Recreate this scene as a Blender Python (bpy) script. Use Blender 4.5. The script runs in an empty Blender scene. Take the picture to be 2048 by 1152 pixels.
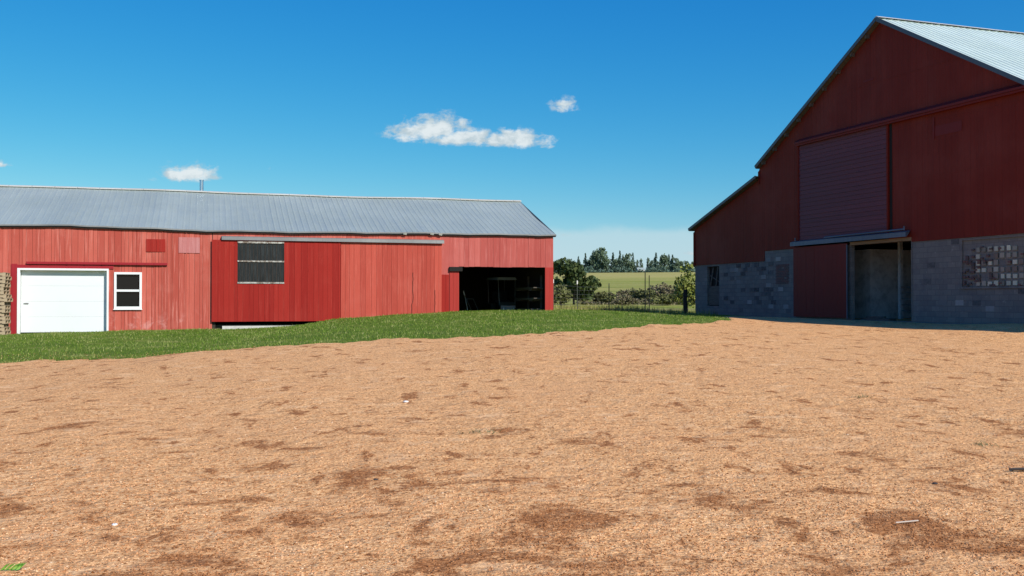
import bpy, math, random
import numpy as np
from mathutils import Vector, Matrix

random.seed(7); rng = np.random.default_rng(7)
R = math.radians
scene = bpy.context.scene
EYE = 1.6                       # camera height above the nearest gravel

# ------------------------------------------------------------------ camera
cd = bpy.data.cameras.new('camera'); cam = bpy.data.objects.new('camera', cd)
scene.collection.objects.link(cam); scene.camera = cam
cd.sensor_width = 36; cd.lens = 35.16; cd.clip_start = 0.1; cd.clip_end = 20000
cam.location = (0, 0, EYE); cam.rotation_euler = (R(90.69), 0, 0)

# ------------------------------------------------------------------ view
scene.view_settings.view_transform = 'Standard'
scene.view_settings.look = 'None'
scene.view_settings.exposure = 0.12
scene.view_settings.gamma = 1.0
scene.view_settings.use_curve_mapping = False

SUN_EL = R(37); SUN_DIR2 = Vector((0.70, -0.714))
SUN_ROT = math.atan2(SUN_DIR2.x, SUN_DIR2.y)

# ------------------------------------------------------------------ node helpers
class NT:
    def __init__(s, tree): s.t = tree; s.n = tree.nodes; s.l = tree.links
    def new(s, typ, **kw):
        nd = s.n.new(typ)
        for k, v in kw.items(): setattr(nd, k, v)
        return nd
    def put(s, sock, v):
        if v is None: return
        if isinstance(v, bpy.types.NodeSocket): s.l.new(v, sock)
        else:
            try: sock.default_value = v
            except Exception:
                sock.default_value = (*v, 1.0) if len(v) == 3 else v[:3]
    def math(s, op, a, b=None, c=None, clamp=False):
        nd = s.new('ShaderNodeMath', operation=op, use_clamp=clamp)
        s.put(nd.inputs[0], a); s.put(nd.inputs[1], b); s.put(nd.inputs[2], c)
        return nd.outputs[0]
    def vmath(s, op, a, b=None):
        nd = s.new('ShaderNodeVectorMath', operation=op)
        s.put(nd.inputs[0], a); s.put(nd.inputs[1], b)
        return nd.outputs[1] if op in ('LENGTH', 'DOT_PRODUCT') else nd.outputs[0]
    def mix(s, f, a, b, blend='MIX'):
        nd = s.new('ShaderNodeMix', data_type='RGBA', blend_type=blend, clamp_factor=True)
        s.put(nd.inputs[0], f); s.put(nd.inputs[6], a); s.put(nd.inputs[7], b)
        return nd.outputs[2]
    def noise(s, vec, scale, detail=3, rough=0.5, dist=0):
        nd = s.new('ShaderNodeTexNoise')
        s.put(nd.inputs['Vector'], vec); nd.inputs['Scale'].default_value = scale
        nd.inputs['Detail'].default_value = detail; nd.inputs['Roughness'].default_value = rough
        nd.inputs['Distortion'].default_value = dist
        return nd.outputs['Fac']
    def voro(s, vec, scale, feature='F1', out='Distance'):
        nd = s.new('ShaderNodeTexVoronoi', feature=feature)
        s.put(nd.inputs['Vector'], vec); nd.inputs['Scale'].default_value = scale
        return nd.outputs[out]
    def ramp(s, f, lo, hi, a=0.0, b=1.0, smooth=True):
        nd = s.new('ShaderNodeMapRange', interpolation_type='SMOOTHSTEP' if smooth else 'LINEAR')
        s.put(nd.inputs[0], f)
        for i, v in enumerate((lo, hi, a, b)): s.put(nd.inputs[i+1], v)
        return nd.outputs[0]
    def cramp(s, f, stops):
        nd = s.new('ShaderNodeValToRGB'); s.put(nd.inputs[0], f)
        e = nd.color_ramp.elements
        while len(e) < len(stops): e.new(0.5)
        for i, (p, c) in enumerate(stops):
            e[i].position = p; e[i].color = (*c, 1)
        return nd.outputs[0]
    def scale(s, vec, v):
        nd = s.new('ShaderNodeMapping'); s.put(nd.inputs[0], vec); nd.inputs['Scale'].default_value = v
        return nd.outputs[0]
    def objc(s): return s.new('ShaderNodeTexCoord').outputs['Object']
    def pos(s): return s.new('ShaderNodeNewGeometry').outputs['Position']
    def island(s): return s.new('ShaderNodeNewGeometry').outputs['Random Per Island']
    def sep(s, v):
        nd = s.new('ShaderNodeSeparateXYZ'); s.put(nd.inputs[0], v); return nd.outputs
    def comb(s, x, y, z):
        nd = s.new('ShaderNodeCombineXYZ')
        s.put(nd.inputs[0], x); s.put(nd.inputs[1], y); s.put(nd.inputs[2], z); return nd.outputs[0]
    def bump(s, h, strength=0.5, dist=0.01, normal=None):
        nd = s.new('ShaderNodeBump'); nd.inputs['Strength'].default_value = strength
        nd.inputs['Distance'].default_value = dist; s.put(nd.inputs['Height'], h)
        if normal is not None: s.put(nd.inputs['Normal'], normal)
        return nd.outputs[0]

def material(name, fn=None, color=(.5, .5, .5), rough=.8, metal=0.0, spec=.3):
    m = bpy.data.materials.new(name); m.use_nodes = True
    t = NT(m.node_tree); b = m.node_tree.nodes['Principled BSDF']
    b.inputs['Base Color'].default_value = (*color, 1); b.inputs['Roughness'].default_value = rough
    b.inputs['Metallic'].default_value = metal; b.inputs['Specular IOR Level'].default_value = spec
    if fn: fn(t, b)
    return m

def sc(*c):                    # sRGB 0-255 -> linear
    return tuple(((v/255)/12.92 if v/255 <= .04045 else ((v/255+.055)/1.055)**2.4) for v in c)

# ------------------------------------------------------------------ world
w = bpy.data.worlds.new('World'); scene.world = w; w.use_nodes = True
t = NT(w.node_tree); bg = w.node_tree.nodes['Background']
sky = t.new('ShaderNodeTexSky', sky_type='NISHITA')
sky.sun_disc = False; sky.sun_elevation = SUN_EL; sky.sun_rotation = SUN_ROT
sky.altitude = 300; sky.air_density = 1.0; sky.dust_density = 0.35; sky.ozone_density = 2.2
hs = t.new('ShaderNodeHueSaturation'); hs.inputs['Hue'].default_value = 0.487
hs.inputs['Saturation'].default_value = 1.28; hs.inputs['Value'].default_value = 1.0
t.l.new(sky.outputs[0], hs.inputs['Color'])
hr, hg, hb = t.sep(hs.outputs[0])           # deeper polarised blue, channel by channel
KS = .1087
def grade(c, p, k): return t.math('MULTIPLY', t.math('POWER', t.math('MAXIMUM', t.math('MULTIPLY', c, KS), 0.0), p), k/KS)
skyc = t.comb(grade(hr, 1.67, .97), grade(hg, 1.0, .84), grade(hb, .47, .86))
gen = t.new('ShaderNodeTexCoord').outputs['Generated']
sx, sy, sz = t.sep(gen)
ysafe = t.math('MAXIMUM', sy, 0.02)
u = t.math('DIVIDE', sx, ysafe); v = t.math('DIVIDE', sz, ysafe)
uv = t.comb(u, v, 0.0)
warp = t.noise(t.scale(uv, (1, 1.5, 1)), 62, 8, .66, .3)
warp2 = t.noise(t.scale(uv, (1, 1.8, 1)), 24, 4, .55)
front = t.ramp(sy, 0.05, 0.2)
# (u, v, ru, rv, strength): far small cumulus, given by their bearing
CL = [(-.078, .1690, .044, .0190, 1.0), (-.052, .161, .040, .0165, 1.0), (-.104, .1650, .028, .013, .85),
      (.004, .1590, .042, .0140, .95), (.028, .154, .022, .0065, .5), (.052, .1935, .018, .014, .75), (.0595, .1885, .012, .007, .4), (.036, .192, .006, .006, .3),
      (-.322, .1245, .032, .0150, .95), (-.345, .1210, .022, .006, .5), (-.306, .122, .018, .009, .8), (-.514, .136, .017, .0065, .7),
      (-.238, .131, .016, .0055, .45), (-.467, .1975, .005, .003, .3), (-.375, .1985, .018, .004, .16),
      (.043, .1035, .016, .004, .3), (.086, .0815, .012, .004, .4), (.040, .0850, .022, .003, .25),
      (.056, .0640, .018, .005, .4), (.178, .046, .012, .004, .6), (.12, .066, .05, .006, .3), (.10, .0980, .02, .003, .2)]
dens = None
for (cu, cv, ru, rv, s_) in CL:
    d = t.vmath('SUBTRACT', uv, (cu, cv, 0))
    d = t.vmath('MULTIPLY', d, (1/ru, 1/rv, 0))
    dx3, dy3, _z = t.sep(d)
    dy3 = t.math('ADD', dy3, t.math('MULTIPLY', t.math('MINIMUM', dy3, 0.0), .9))    # flatter base
    l = t.vmath('LENGTH', t.comb(dx3, dy3, 0.0))
    a = t.math('MULTIPLY', t.ramp(l, 1.7, 0.1), s_)
    dens = a if dens is None else t.math('MAXIMUM', dens, a)
nz = t.math('ADD', t.math('MULTIPLY', warp, 1.25), t.math('MULTIPLY', warp2, .7))
edge = t.ramp(t.math('ADD', nz, t.math('MULTIPLY', dens, .85)), 1.30, 1.72)
cd_ = t.math('MULTIPLY', t.ramp(dens, 0, .42), edge)
cd_ = t.math('MULTIPLY', cd_, front, clamp=True)
shade = t.math('SUBTRACT', 1.0, t.math('ADD', t.math('MULTIPLY', dens, .55), t.math('MULTIPLY', t.math('SUBTRACT', t.noise(t.vmath('ADD', t.scale(uv, (1, 1.5, 1)), (0.0, -.005, 0)), 62, 5, .6), .5), 1.8)))
ccol = t.mix(t.ramp(shade, .3, .85), (7.2, 7.8, 8.0, 1), (4.6, 5.6, 6.1, 1))
# a pale veil of air low over the horizon
veil = t.math('MULTIPLY', t.ramp(t.math('ADD', v, t.math('MULTIPLY', warp2, .016)), .084, .072), .72)
veil = t.math('MULTIPLY', veil, front)
base = t.mix(veil, skyc, (4.7, 6.5, 7.2, 1))
col = t.mix(t.math('MULTIPLY', cd_, .96), base, ccol)
t.l.new(col, bg.inputs[0]); bg.inputs[1].default_value = 0.1

# ------------------------------------------------------------------ sun
sd = bpy.data.lights.new('sun', 'SUN'); sd.energy = 4.6; sd.angle = R(.5); sd.color = (1, .95, .87)
sun = bpy.data.objects.new('sun', sd); scene.collection.objects.link(sun)
sv = Vector((SUN_DIR2.x*math.cos(SUN_EL), SUN_DIR2.y*math.cos(SUN_EL), math.sin(SUN_EL)))
sun.rotation_euler = sv.to_track_quat('Z', 'Y').to_euler(); sun.location = (40, -40, 60)

# ------------------------------------------------------------------ object helpers
col_ = scene.collection
def tag(o, label=None, cat=None, group=None, kind=None):
    if label: o['label'] = label
    if cat: o['category'] = cat
    if group: o['group'] = group
    if kind: o['kind'] = kind
    return o
def thing(name, loc, rz=0, label=None, cat=None, group=None):
    o = bpy.data.objects.new(name, None); col_.objects.link(o)
    o.location = loc; o.rotation_euler = (0, 0, rz); o.empty_display_size = .2
    return tag(o, label, cat, group)
def np_mesh(name, verts, faces, mats, parent=None, smooth=False, loc=None, mi=None):
    me = bpy.data.meshes.new(name)
    verts = np.asarray(verts, dtype=np.float32); faces = np.asarray(faces, dtype=np.int32)
    k = faces.shape[1]
    me.vertices.add(len(verts)); me.vertices.foreach_set('co', verts.ravel())
    me.loops.add(faces.size); me.loops.foreach_set('vertex_index', faces.ravel())
    me.polygons.add(len(faces)); me.polygons.foreach_set('loop_start', np.arange(0, faces.size, k, dtype=np.int32))
    me.polygons.foreach_set('loop_total', np.full(len(faces), k, dtype=np.int32))
    if mi is not None: me.polygons.foreach_set('material_index', np.asarray(mi, dtype=np.int32))
    if smooth: me.polygons.foreach_set('use_smooth', np.ones(len(faces), dtype=bool))
    me.update(calc_edges=True); me.validate()
    for m in (mats if isinstance(mats, (list, tuple)) else [mats]): me.materials.append(m)
    o = bpy.data.objects.new(name, me); col_.objects.link(o)
    if parent: o.parent = parent
    if loc is not None: o.location = loc
    return o
class MB:
    def __init__(s): s.v = []; s.f = []; s.m = []; s.sm = []
    def add(s, vs, fs, mi=0, sm=False):
        b = len(s.v); s.v += [tuple(p) for p in vs]
        for f in fs: s.f.append([b+i for i in f]); s.m.append(mi); s.sm.append(sm)
    def hexa(s, p, mi=0):       # 8 points: bottom 4 then top 4, counter-clockwise
        s.add(p, [(3, 2, 1, 0), (4, 5, 6, 7), (0, 1, 5, 4), (1, 2, 6, 5), (2, 3, 7, 6), (3, 0, 4, 7)], mi)
    def box(s, x0, x1, y0, y1, z0, z1, mi=0, zr=None):
        zr = z1 if zr is None else zr       # top may differ between x0 and x1
        s.hexa([(x0, y0, z0), (x1, y0, z0), (x1, y1, z0), (x0, y1, z0), (x0, y0, z1), (x1, y0, zr), (x1, y1, zr), (x0, y1, z1)], mi)
    def obox(s, c, size, M=None, mi=0):     # oriented box
        h = [q/2 for q in size]; M = M or Matrix.Identity(3); c = Vector(c)
        P = [c + M @ Vector((a*h[0], b*h[1], d*h[2])) for d in (-1, 1) for a, b in ((-1, -1), (1, -1), (1, 1), (-1, 1))]
        s.hexa(P, mi)
    def beam(s, p0, p1, w_, h_, mi=0, up=(0, 0, 1)):
        p0 = Vector(p0); p1 = Vector(p1); d = (p1-p0); L = d.length; d.normalize()
        upv = Vector(up); sd_ = d.cross(upv)
        if sd_.length < 1e-3: sd_ = d.cross(Vector((1, 0, 0)))
        sd_.normalize(); u_ = sd_.cross(d)
        M = Matrix((d, sd_, u_)).transposed(); s.obox((p0+p1)/2, (L, w_, h_), M, mi)
    def tube(s, p0, p1, r0, r1=None, n=10, mi=0, caps=True):
        r1 = r0 if r1 is None else r1
        p0 = Vector(p0); p1 = Vector(p1); d = (p1-p0).normalized()
        a = d.cross(Vector((0, 0, 1)));
        if a.length < 1e-3: a = Vector((1, 0, 0))
        a.normalize(); b = d.cross(a)
        vs = []
        for p, r in ((p0, r0), (p1, r1)):
            for i in range(n):
                q = 2*math.pi*i/n; vs.append(p + a*math.cos(q)*r + b*math.sin(q)*r)
        fs = [(i, (i+1) % n, n+(i+1) % n, n+i) for i in range(n)]
        s.add(vs, fs, mi, True)
        if caps: s.add(vs, [tuple(range(n))[::-1], tuple(range(n, 2*n))], mi)
    def lathe(s, prof, c=(0, 0, 0), axis='Z', n=16, mi=0):   # prof (r, h)
        vs = []; c = Vector(c)
        for r, h in prof:
            for i in range(n):
                q = 2*math.pi*i/n; a, b = r*math.cos(q), r*math.sin(q)
                vs.append(c + (Vector((a, b, h)) if axis == 'Z' else Vector((h, a, b)) if axis == 'X' else Vector((a, h, b))))
        fs = []
        for j in range(len(prof)-1):
            for i in range(n): fs.append((j*n+i, j*n+(i+1) % n, (j+1)*n+(i+1) % n, (j+1)*n+i))
        s.add(vs, fs, mi, True)
        s.add(vs, [tuple(range(n))[::-1], tuple(range((len(prof)-1)*n, len(prof)*n))], mi)
    def build(s, name, mats, parent=None, dz=0, loc=None):
        me = bpy.data.meshes.new(name)
        me.from_pydata([(x, y, z-dz) for x, y, z in s.v], [], s.f)
        for m in (mats if isinstance(mats, (list, tuple)) else [mats]): me.materials.append(m)
        me.polygons.foreach_set('material_index', s.m); me.polygons.foreach_set('use_smooth', s.sm)
        me.update()
        o = bpy.data.objects.new(name, me); col_.objects.link(o)
        if parent: o.parent = parent
        if loc is not None: o.location = loc
        return o

# ------------------------------------------------------------------ terrain height (world z)
ZX = [-60, -18.3, -14.9, -11.3, -9.2, -8.0, -6.7, -4.6, -2.6, -.5, 1.8, 4, 7, 10, 14, 18, 60]
ZZ = [-1.45, -1.22, -1.15, -1.09, -1.05, -.95, -.735, -.58, -.48, -.42, -.42, -.50, -.66, -.77, -.84, -.82, -.8]
PY = [45, 60, 75, 100, 150, 200, 300, 450, 560, 700, 1500, 12000]
PZ = [-.57, -.57, -.52, -.30, .2, 1.2, 4.0, 10, 15, 14, 14, 14]
def ss(t): t = np.clip(t, 0, 1); return t*t*(3-2*t)
def ground(X, Y):
    X = np.asarray(X, dtype=float); Y = np.asarray(Y, dtype=float)
    zf = np.interp(X, ZX, ZZ)
    yf = np.where(X < 2, 41.6+.304*(X-1.76), 41.6)
    t_ = np.clip((Y-6)/(yf-6), 0, 1)
    near = -1.6 + (zf+1.6)*t_**1.02
    pr = np.interp(Y, PY, PZ) + 1.2*np.sin(X*.006)*ss((Y-200)/400)
    ys = np.where(X > 7, 56, 43) ; k = ss((Y-ys)/12)
    z = near*(1-k) + pr*k
    z = z + .22*np.exp(-(((X-16.4)/2.6)**2+((Y-32.2)/3.2)**2))
    z = z + .018*np.sin(X*.9+1.3)*np.sin(Y*.7)*ss((Y-8)/10)*(1-k) + .012*np.sin(X*2.3+Y*1.1)*ss((Y-3)/5)
    return z + EYE
def gz(x, y): return float(ground(x, y))

# ------------------------------------------------------------------ materials
def damp(t, p, fj):
    yy = t.sep(p)[1]
    d1 = t.noise(t.scale(p, (1, 1.0, .2)), 1.15, 5, .62, .6); d2 = t.noise(t.scale(p, (.75, 1.25, .2)), 3.2, 4, .6)
    thr = t.ramp(yy, 5.2, 13, .49, .60, False)
    m1 = t.ramp(t.math('SUBTRACT', t.math('ADD', fj, t.math('ADD', t.math('MULTIPLY', d1, .72), t.math('MULTIPLY', d2, .28))), thr), -.01, .075)
    d3 = t.math('ADD', fj, t.noise(t.scale(p, (1, .55, .2)), 2.6, 5, .66, .3))
    return t.math('MAXIMUM', t.math('MULTIPLY', m1, .92), t.math('MAXIMUM', t.ramp(d3, .575, .645, 0, .9), t.ramp(t.math('ADD', fj, t.noise(t.scale(p, (1, .8, .2)), 7.5, 3, .6, .3)), .645, .70, 0, .7)))
def m_gravel(t, b):
    p = t.pos(); q = t.scale(p, (1, 1, .2))
    fine = t.noise(q, 34, 4, .72); mid = t.noise(q, 14, 4, .6); big = t.noise(q, .55, 4, .6, .5)
    c = t.cramp(fine, [(.34, (.19, .066, .020)), (.43, (.60, .285, .110)), (.55, (.92, .50, .220)), (.72, (.99, .71, .38))])
    c = t.mix(t.ramp(mid, .45, .70, 0, .45), c, (.36, .165, .065, 1))
    md2 = t.noise(t.scale(p, (.8, 1.2, .2)), 4.5, 5, .7, .4)
    c = t.mix(t.ramp(md2, .54, .68, 0, .4), c, (.40, .175, .07, 1))
    lt = t.noise(t.scale(p, (.9, 1.1, .2)), 2.4, 4, .65)
    c = t.mix(t.ramp(lt, .52, .72, 0, .5), c, (.95, .62, .34, 1))
    c = t.mix(t.ramp(big, .35, .7, 0, .28), c, (.74, .38, .17, 1))
    # damp rust-brown dips, denser close to the camera side of the yard
    fj = t.math('MULTIPLY', t.math('SUBTRACT', t.noise(q, 22, 3, .7), .5), .16)
    mm = damp(t, p, fj)
    c = t.mix(mm, c, t.mix(t.ramp(fine, .35, .62), (.17, .052, .014, 1), (.46, .19, .070, 1)))
    t.put(b.inputs['Base Color'], c)
    h = t.math('ADD', t.math('MULTIPLY', fine, .6), t.math('ADD', t.math('MULTIPLY', mid, 1.1), t.math('MULTIPLY', t.noise(q, 4, 3), 2.2)))
    t.put(b.inputs['Normal'], t.bump(h, .85, .03))
M_gravel = material('gravel', m_gravel, rough=.95, spec=.1)
def m_pebble(t, b):
    r = t.island()
    c = t.cramp(r, [(0, (.18, .065, .020)), (.25, (.46, .20, .085)), (.7, (.74, .39, .19)), (.97, (.84, .52, .28)), (1, (.85, .66, .46))])
    p = t.pos(); c = t.mix(t.math('MULTIPLY', damp(t, p, t.math('MULTIPLY', t.math('SUBTRACT', r, .5), .12)), .8), c, t.mix(r, (.16, .050, .014, 1), (.40, .17, .065, 1)))
    t.put(b.inputs['Base Color'], c)
M_pebble = material('pebble', m_pebble, rough=1, spec=0)
def m_lawn(t, b):
    p = t.pos()
    n1 = t.noise(p, 1.1, 4, .6); n2 = t.noise(p, 16, 4, .7)
    c = t.cramp(n1, [(.3, (.070, .130, .010)), (.55, (.11, .165, .018)), (.72, (.24, .24, .06))])
    c = t.mix(t.ramp(n2, .5, .75, 0, .5), c, (.16, .15, .065, 1))
    t.put(b.inputs['Base Color'], c); t.put(b.inputs['Normal'], t.bump(n2, .8, .04))
M_lawn = material('lawn_soil', m_lawn, rough=.95, spec=.1)
def m_blade(cols):
    def f(t, b):
        r = t.island(); n = t.noise(t.pos(), .8, 3, .6)
        c = t.cramp(r, cols)
        c = t.mix(t.ramp(n, .50, .74, 0, .5), c, cols[-1][1] + (1,))
        t.put(b.inputs['Base Color'], c)
        b.inputs['Subsurface Weight'].default_value = 0.0
    return f
M_blade = material('grass_blade', m_blade([(0, (.065, .125, .008)), (.5, (.11, .195, .016)), (.80, (.19, .26, .035)), (1, (.46, .42, .18))]), rough=.7, spec=.2)
M_tall = material('tall_grass', m_blade([(0, (.14, .17, .03)), (.5, (.26, .27, .06)), (.85, (.38, .34, .11)), (1, (.48, .40, .18))]), rough=.8, spec=.15)
def m_field(t, b):
    p = t.pos(); yy = t.sep(p)[1]
    n1 = t.noise(t.scale(p, (.35, 1.0, .0)), .03, 5, .6, .4); n2 = t.noise(p, .6, 4, .65)
    n3 = t.noise(t.scale(p, (.08, 1, 0)), .07, 3, .6)
    c = t.cramp(n1, [(.3, (.16, .21, .030)), (.5, (.26, .28, .055)), (.7, (.38, .34, .10))])
    c = t.mix(t.ramp(n3, .45, .6, 0, .55), c, (.36, .31, .13, 1))
    c = t.mix(t.ramp(n2, .45, .75, 0, .45), c, (.10, .13, .03, 1))
    c = t.mix(t.ramp(yy, 330, 480, 0, .55), c, (.46, .38, .15, 1))
    t.put(b.inputs['Base Color'], c); t.put(b.inputs['Normal'], t.bump(n2, .6, .3))
M_field = material('field', m_field, rough=.95, spec=.05)

def paint(base, alt, worn, wear=.5, rough=.62, streak=3.0, low=None):
    def f(t, b):
        p = t.objc(); r = t.island(); z = t.sep(p)[2]
        st = t.noise(t.scale(p, (streak*3, 1, .35)), 2.2, 5, .65)
        n = t.noise(p, .9, 4, .6)
        c = t.mix(t.ramp(r, 0, 1, 0, 1, False), base + (1,), alt + (1,))
        c = t.mix(t.math('MULTIPLY', t.ramp(st, .5, .72), wear), c, worn + (1,))
        c = t.mix(t.ramp(n, .5, .75, 0, .35*wear), c, worn + (1,))
        dk = t.noise(t.scale(p, (14, 1, .8)), 3, 3, .6)
        c = t.mix(t.ramp(dk, .6, .78, 0, .45), c, tuple(q*.45 for q in base) + (1,))
        if low:
            k = t.math('MULTIPLY', t.ramp(z, low[0], low[0]-.9), t.ramp(t.noise(p, 1.7, 5, .7, .4), .5, .68))
            c = t.mix(t.math('MULTIPLY', k, .55), c, low[1] + (1,))
        t.put(b.inputs['Base Color'], c)
        t.put(b.inputs['Normal'], t.bump(t.math('ADD', st, t.noise(t.scale(p, (6, 6, .6)), 18, 3)), .25, .004))
    return f
RED = (.46, .085, .055); PALE = (.62, .20, .15)
M_siding = material('faded_red_siding', paint((.40, .066, .044), (.54, .118, .082), (.66, .23, .18), .7, low=(1.0, (.70, .36, .32))), rough=.6, spec=.25)
M_door = material('fresh_red_paint', paint((.27, .016, .012), (.34, .024, .017), (.40, .055, .040), .45), rough=.65, spec=.12)
M_door2 = material('worn_red_paint', paint((.38, .048, .030), (.50, .078, .050), (.58, .14, .10), .6, low=(.9, (.72, .30, .26))), rough=.6, spec=.25)
M_upper = material('header_red_paint', paint((.38, .062, .050), (.50, .11, .09), (.60, .20, .175), .6), rough=.6, spec=.25)
M_crimson = material('crimson_trim', paint((.30, .012, .022), (.34, .016, .022), (.38, .04, .04), .3), rough=.55, spec=.3)
M_post = material('bright_red_trim', paint((.34, .020, .014), (.40, .030, .020), (.45, .06, .05), .3), rough=.55, spec=.3)
M_patchp = material('pink_patch', paint((.50, .19, .18), (.48, .16, .15), (.62, .32, .31), .6), rough=.7)
M_barnred = material('barn_red_siding', paint((.165, .016, .008), (.175, .017, .009), (.19, .025, .014), .25), rough=.7, spec=.12)
def m_barnsiding(t, b):
    p = t.objc(); x, y, z = t.sep(p); r = t.island()
    n = t.noise(p, .45, 5, .6); st = t.noise(t.scale(p, (9, 1, .25)), 1.6, 5, .65); sp_ = t.noise(p, 5, 4, .7)
    c = t.mix(r, (.155, .0165, .009, 1), (.18, .020, .011, 1))
    c = t.mix(t.ramp(n, .42, .7, 0, .55), c, (.21, .040, .028, 1))
    c = t.mix(t.ramp(st, .50, .70, 0, .5), c, (.12, .012, .008, 1))
    c = t.mix(t.ramp(sp_, .66, .76, 0, .35), c, (.24, .08, .06, 1))
    rib = t.math('SINE', t.math('MULTIPLY', x, 2*math.pi/.15))
    t.put(b.inputs['Base Color'], c); t.put(b.inputs['Normal'], t.bump(t.math('ADD', t.math('MULTIPLY', rib, .5), st), .35, .008))
M_barnsheet = material('weathered_barn_sheeting', m_barnsiding, rough=.65, spec=.15)
M_barndoor = material('barn_red_door', paint((.15, .010, .008), (.16, .011, .009), (.18, .018, .014), .3), rough=.6, spec=.25)
M_purple = material('plum_door_boards', paint((.125, .028, .038), (.145, .032, .043), (.17, .045, .053), .4), rough=.6, spec=.3)
M_trim = material('barn_dark_trim', color=(.10, .022, .018), rough=.7)
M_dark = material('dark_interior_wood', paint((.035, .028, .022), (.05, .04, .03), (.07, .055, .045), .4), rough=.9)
M_black = material('black_shadow_board', color=(.02, .018, .016), rough=.95)  # black wood of lintel and crack; elsewhere paints shade as flat black
def m_roof(base, rust, pale):
    def f(t, b):
        p = t.objc()
        n = t.noise(p, .35, 5, .6); st = t.noise(t.scale(p, (6, .5, .5)), 1.2, 4, .6)
        sp = t.noise(t.scale(p, (1.2, .8, 1)), 1.8, 3, .7)
        xs = t.sep(p)[0]
        sheet = t.new('ShaderNodeTexWhiteNoise', noise_dimensions='1D')
        t.put(sheet.inputs['W'], t.math('FLOOR', t.math('DIVIDE', xs, .92)))
        c = t.mix(t.ramp(n, .35, .7), base + (1,), pale + (1,))
        c = t.mix(t.ramp(st, .5, .72, 0, .3), c, tuple(q*.75 for q in base) + (1,))
        c = t.mix(t.math('MULTIPLY', sheet.outputs[0], .14), c, tuple(q*.78 for q in base) + (1,))
        c = t.mix(t.ramp(sp, .77, .82, 0, .6), c, rust + (1,))
        t.put(b.inputs['Base Color'], c)
        t.put(b.inputs['Roughness'], t.ramp(st, .3, .7, .42, .6))
        t.put(b.inputs['Normal'], t.bump(t.noise(p, 3, 3), .15, .02))
    return f
M_roof = material('shed_galvanised_roof', m_roof((.36, .415, .38), (.44, .38, .28), (.42, .475, .43)), metal=.3, spec=.4)
M_roofb = material('barn_galvanised_roof', m_roof((.58, .68, .60), (.46, .42, .34), (.68, .78, .70)), metal=.2, spec=.4)
M_ridge = material('pale_ridge_cap', m_roof((.50, .49, .44), (.38, .28, .2), (.60, .60, .57)), metal=.1)
M_galv = material('galvanised_track', m_roof((.22, .225, .225), (.2, .15, .12), (.30, .30, .295)), metal=.3)
M_frame = material('flaking_white_bar', lambda t, b: t.put(b.inputs['Base Color'], t.mix(t.ramp(t.noise(t.objc(), 9, 4, .7), .42, .6), (.46, .45, .41, 1), (.18, .14, .11, 1))), rough=.8)
M_galvb = material('blue_grey_track', m_roof((.10, .125, .165), (.12, .10, .09), (.15, .18, .23)), metal=.35)
M_edge = material('roof_edge_metal', color=(.10, .11, .13), rough=.5, metal=.5)
M_pipe = material('stainless_pipe', color=(.62, .68, .74), rough=.22, metal=.95)
M_white = material('white_enamel', lambda t, b: t.put(b.inputs['Base Color'], t.mix(t.ramp(t.noise(t.objc(), 2.5, 4, .6), .4, .8, 0, .3), (.80, .81, .80, 1), (.66, .66, .63, 1))), rough=.45, spec=.35)
def m_door_panel(t, b):
    p = t.objc(); n = t.noise(p, 60, 3, .6)
    c = t.mix(t.ramp(t.noise(p, 1.2, 4, .6), .45, .8, 0, .25), (.74, .76, .77, 1), (.66, .66, .64, 1))
    t.put(b.inputs['Base Color'], c); t.put(b.inputs['Normal'], t.bump(n, .08, .003))
M_garage = material('white_steel_door', m_door_panel, rough=.5, spec=.3)
M_glass = material('dark_window_glass', color=(.008, .010, .010), rough=.10, spec=.25)
def m_oldglass(t, b):
    p = t.objc(); st = t.noise(t.scale(p, (26, 1, 1.2)), 1.5, 3, .6)
    t.put(b.inputs['Base Color'], t.mix(t.ramp(st, .4, .7), (.006, .008, .009, 1), (.028, .033, .035, 1)))
M_oldglass = material('dusty_slatted_glass', m_oldglass, rough=.25, spec=.5)
def m_wood(c1, c2, c3, s=1.0):
    def f(t, b):
        p = t.objc(); r = t.island()
        g = t.noise(t.scale(p, (.8*s, 8*s, 8*s)), 3, 4, .6)
        c = t.mix(r, c1 + (1,), c2 + (1,)); c = t.mix(t.ramp(g, .42, .7, 0, .7), c, c3 + (1,))
        t.put(b.inputs['Base Color'], c); t.put(b.inputs['Normal'], t.bump(g, .3, .004))
    return f
M_pallet = material('pallet_wood', m_wood((.56, .43, .27), (.34, .26, .17), (.20, .15, .10)), rough=.85)
M_weather = material('weathered_wood', m_wood((.16, .13, .10), (.11, .095, .08), (.05, .04, .035)), rough=.9)
M_darkpost = material('dark_fence_post', m_wood((.045, .036, .03), (.035, .03, .025), (.02, .017, .014)), rough=.9)
M_tan = material('tan_header_board', m_wood((.32, .20, .12), (.27, .17, .10), (.16, .10, .06)), rough=.8)
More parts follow.
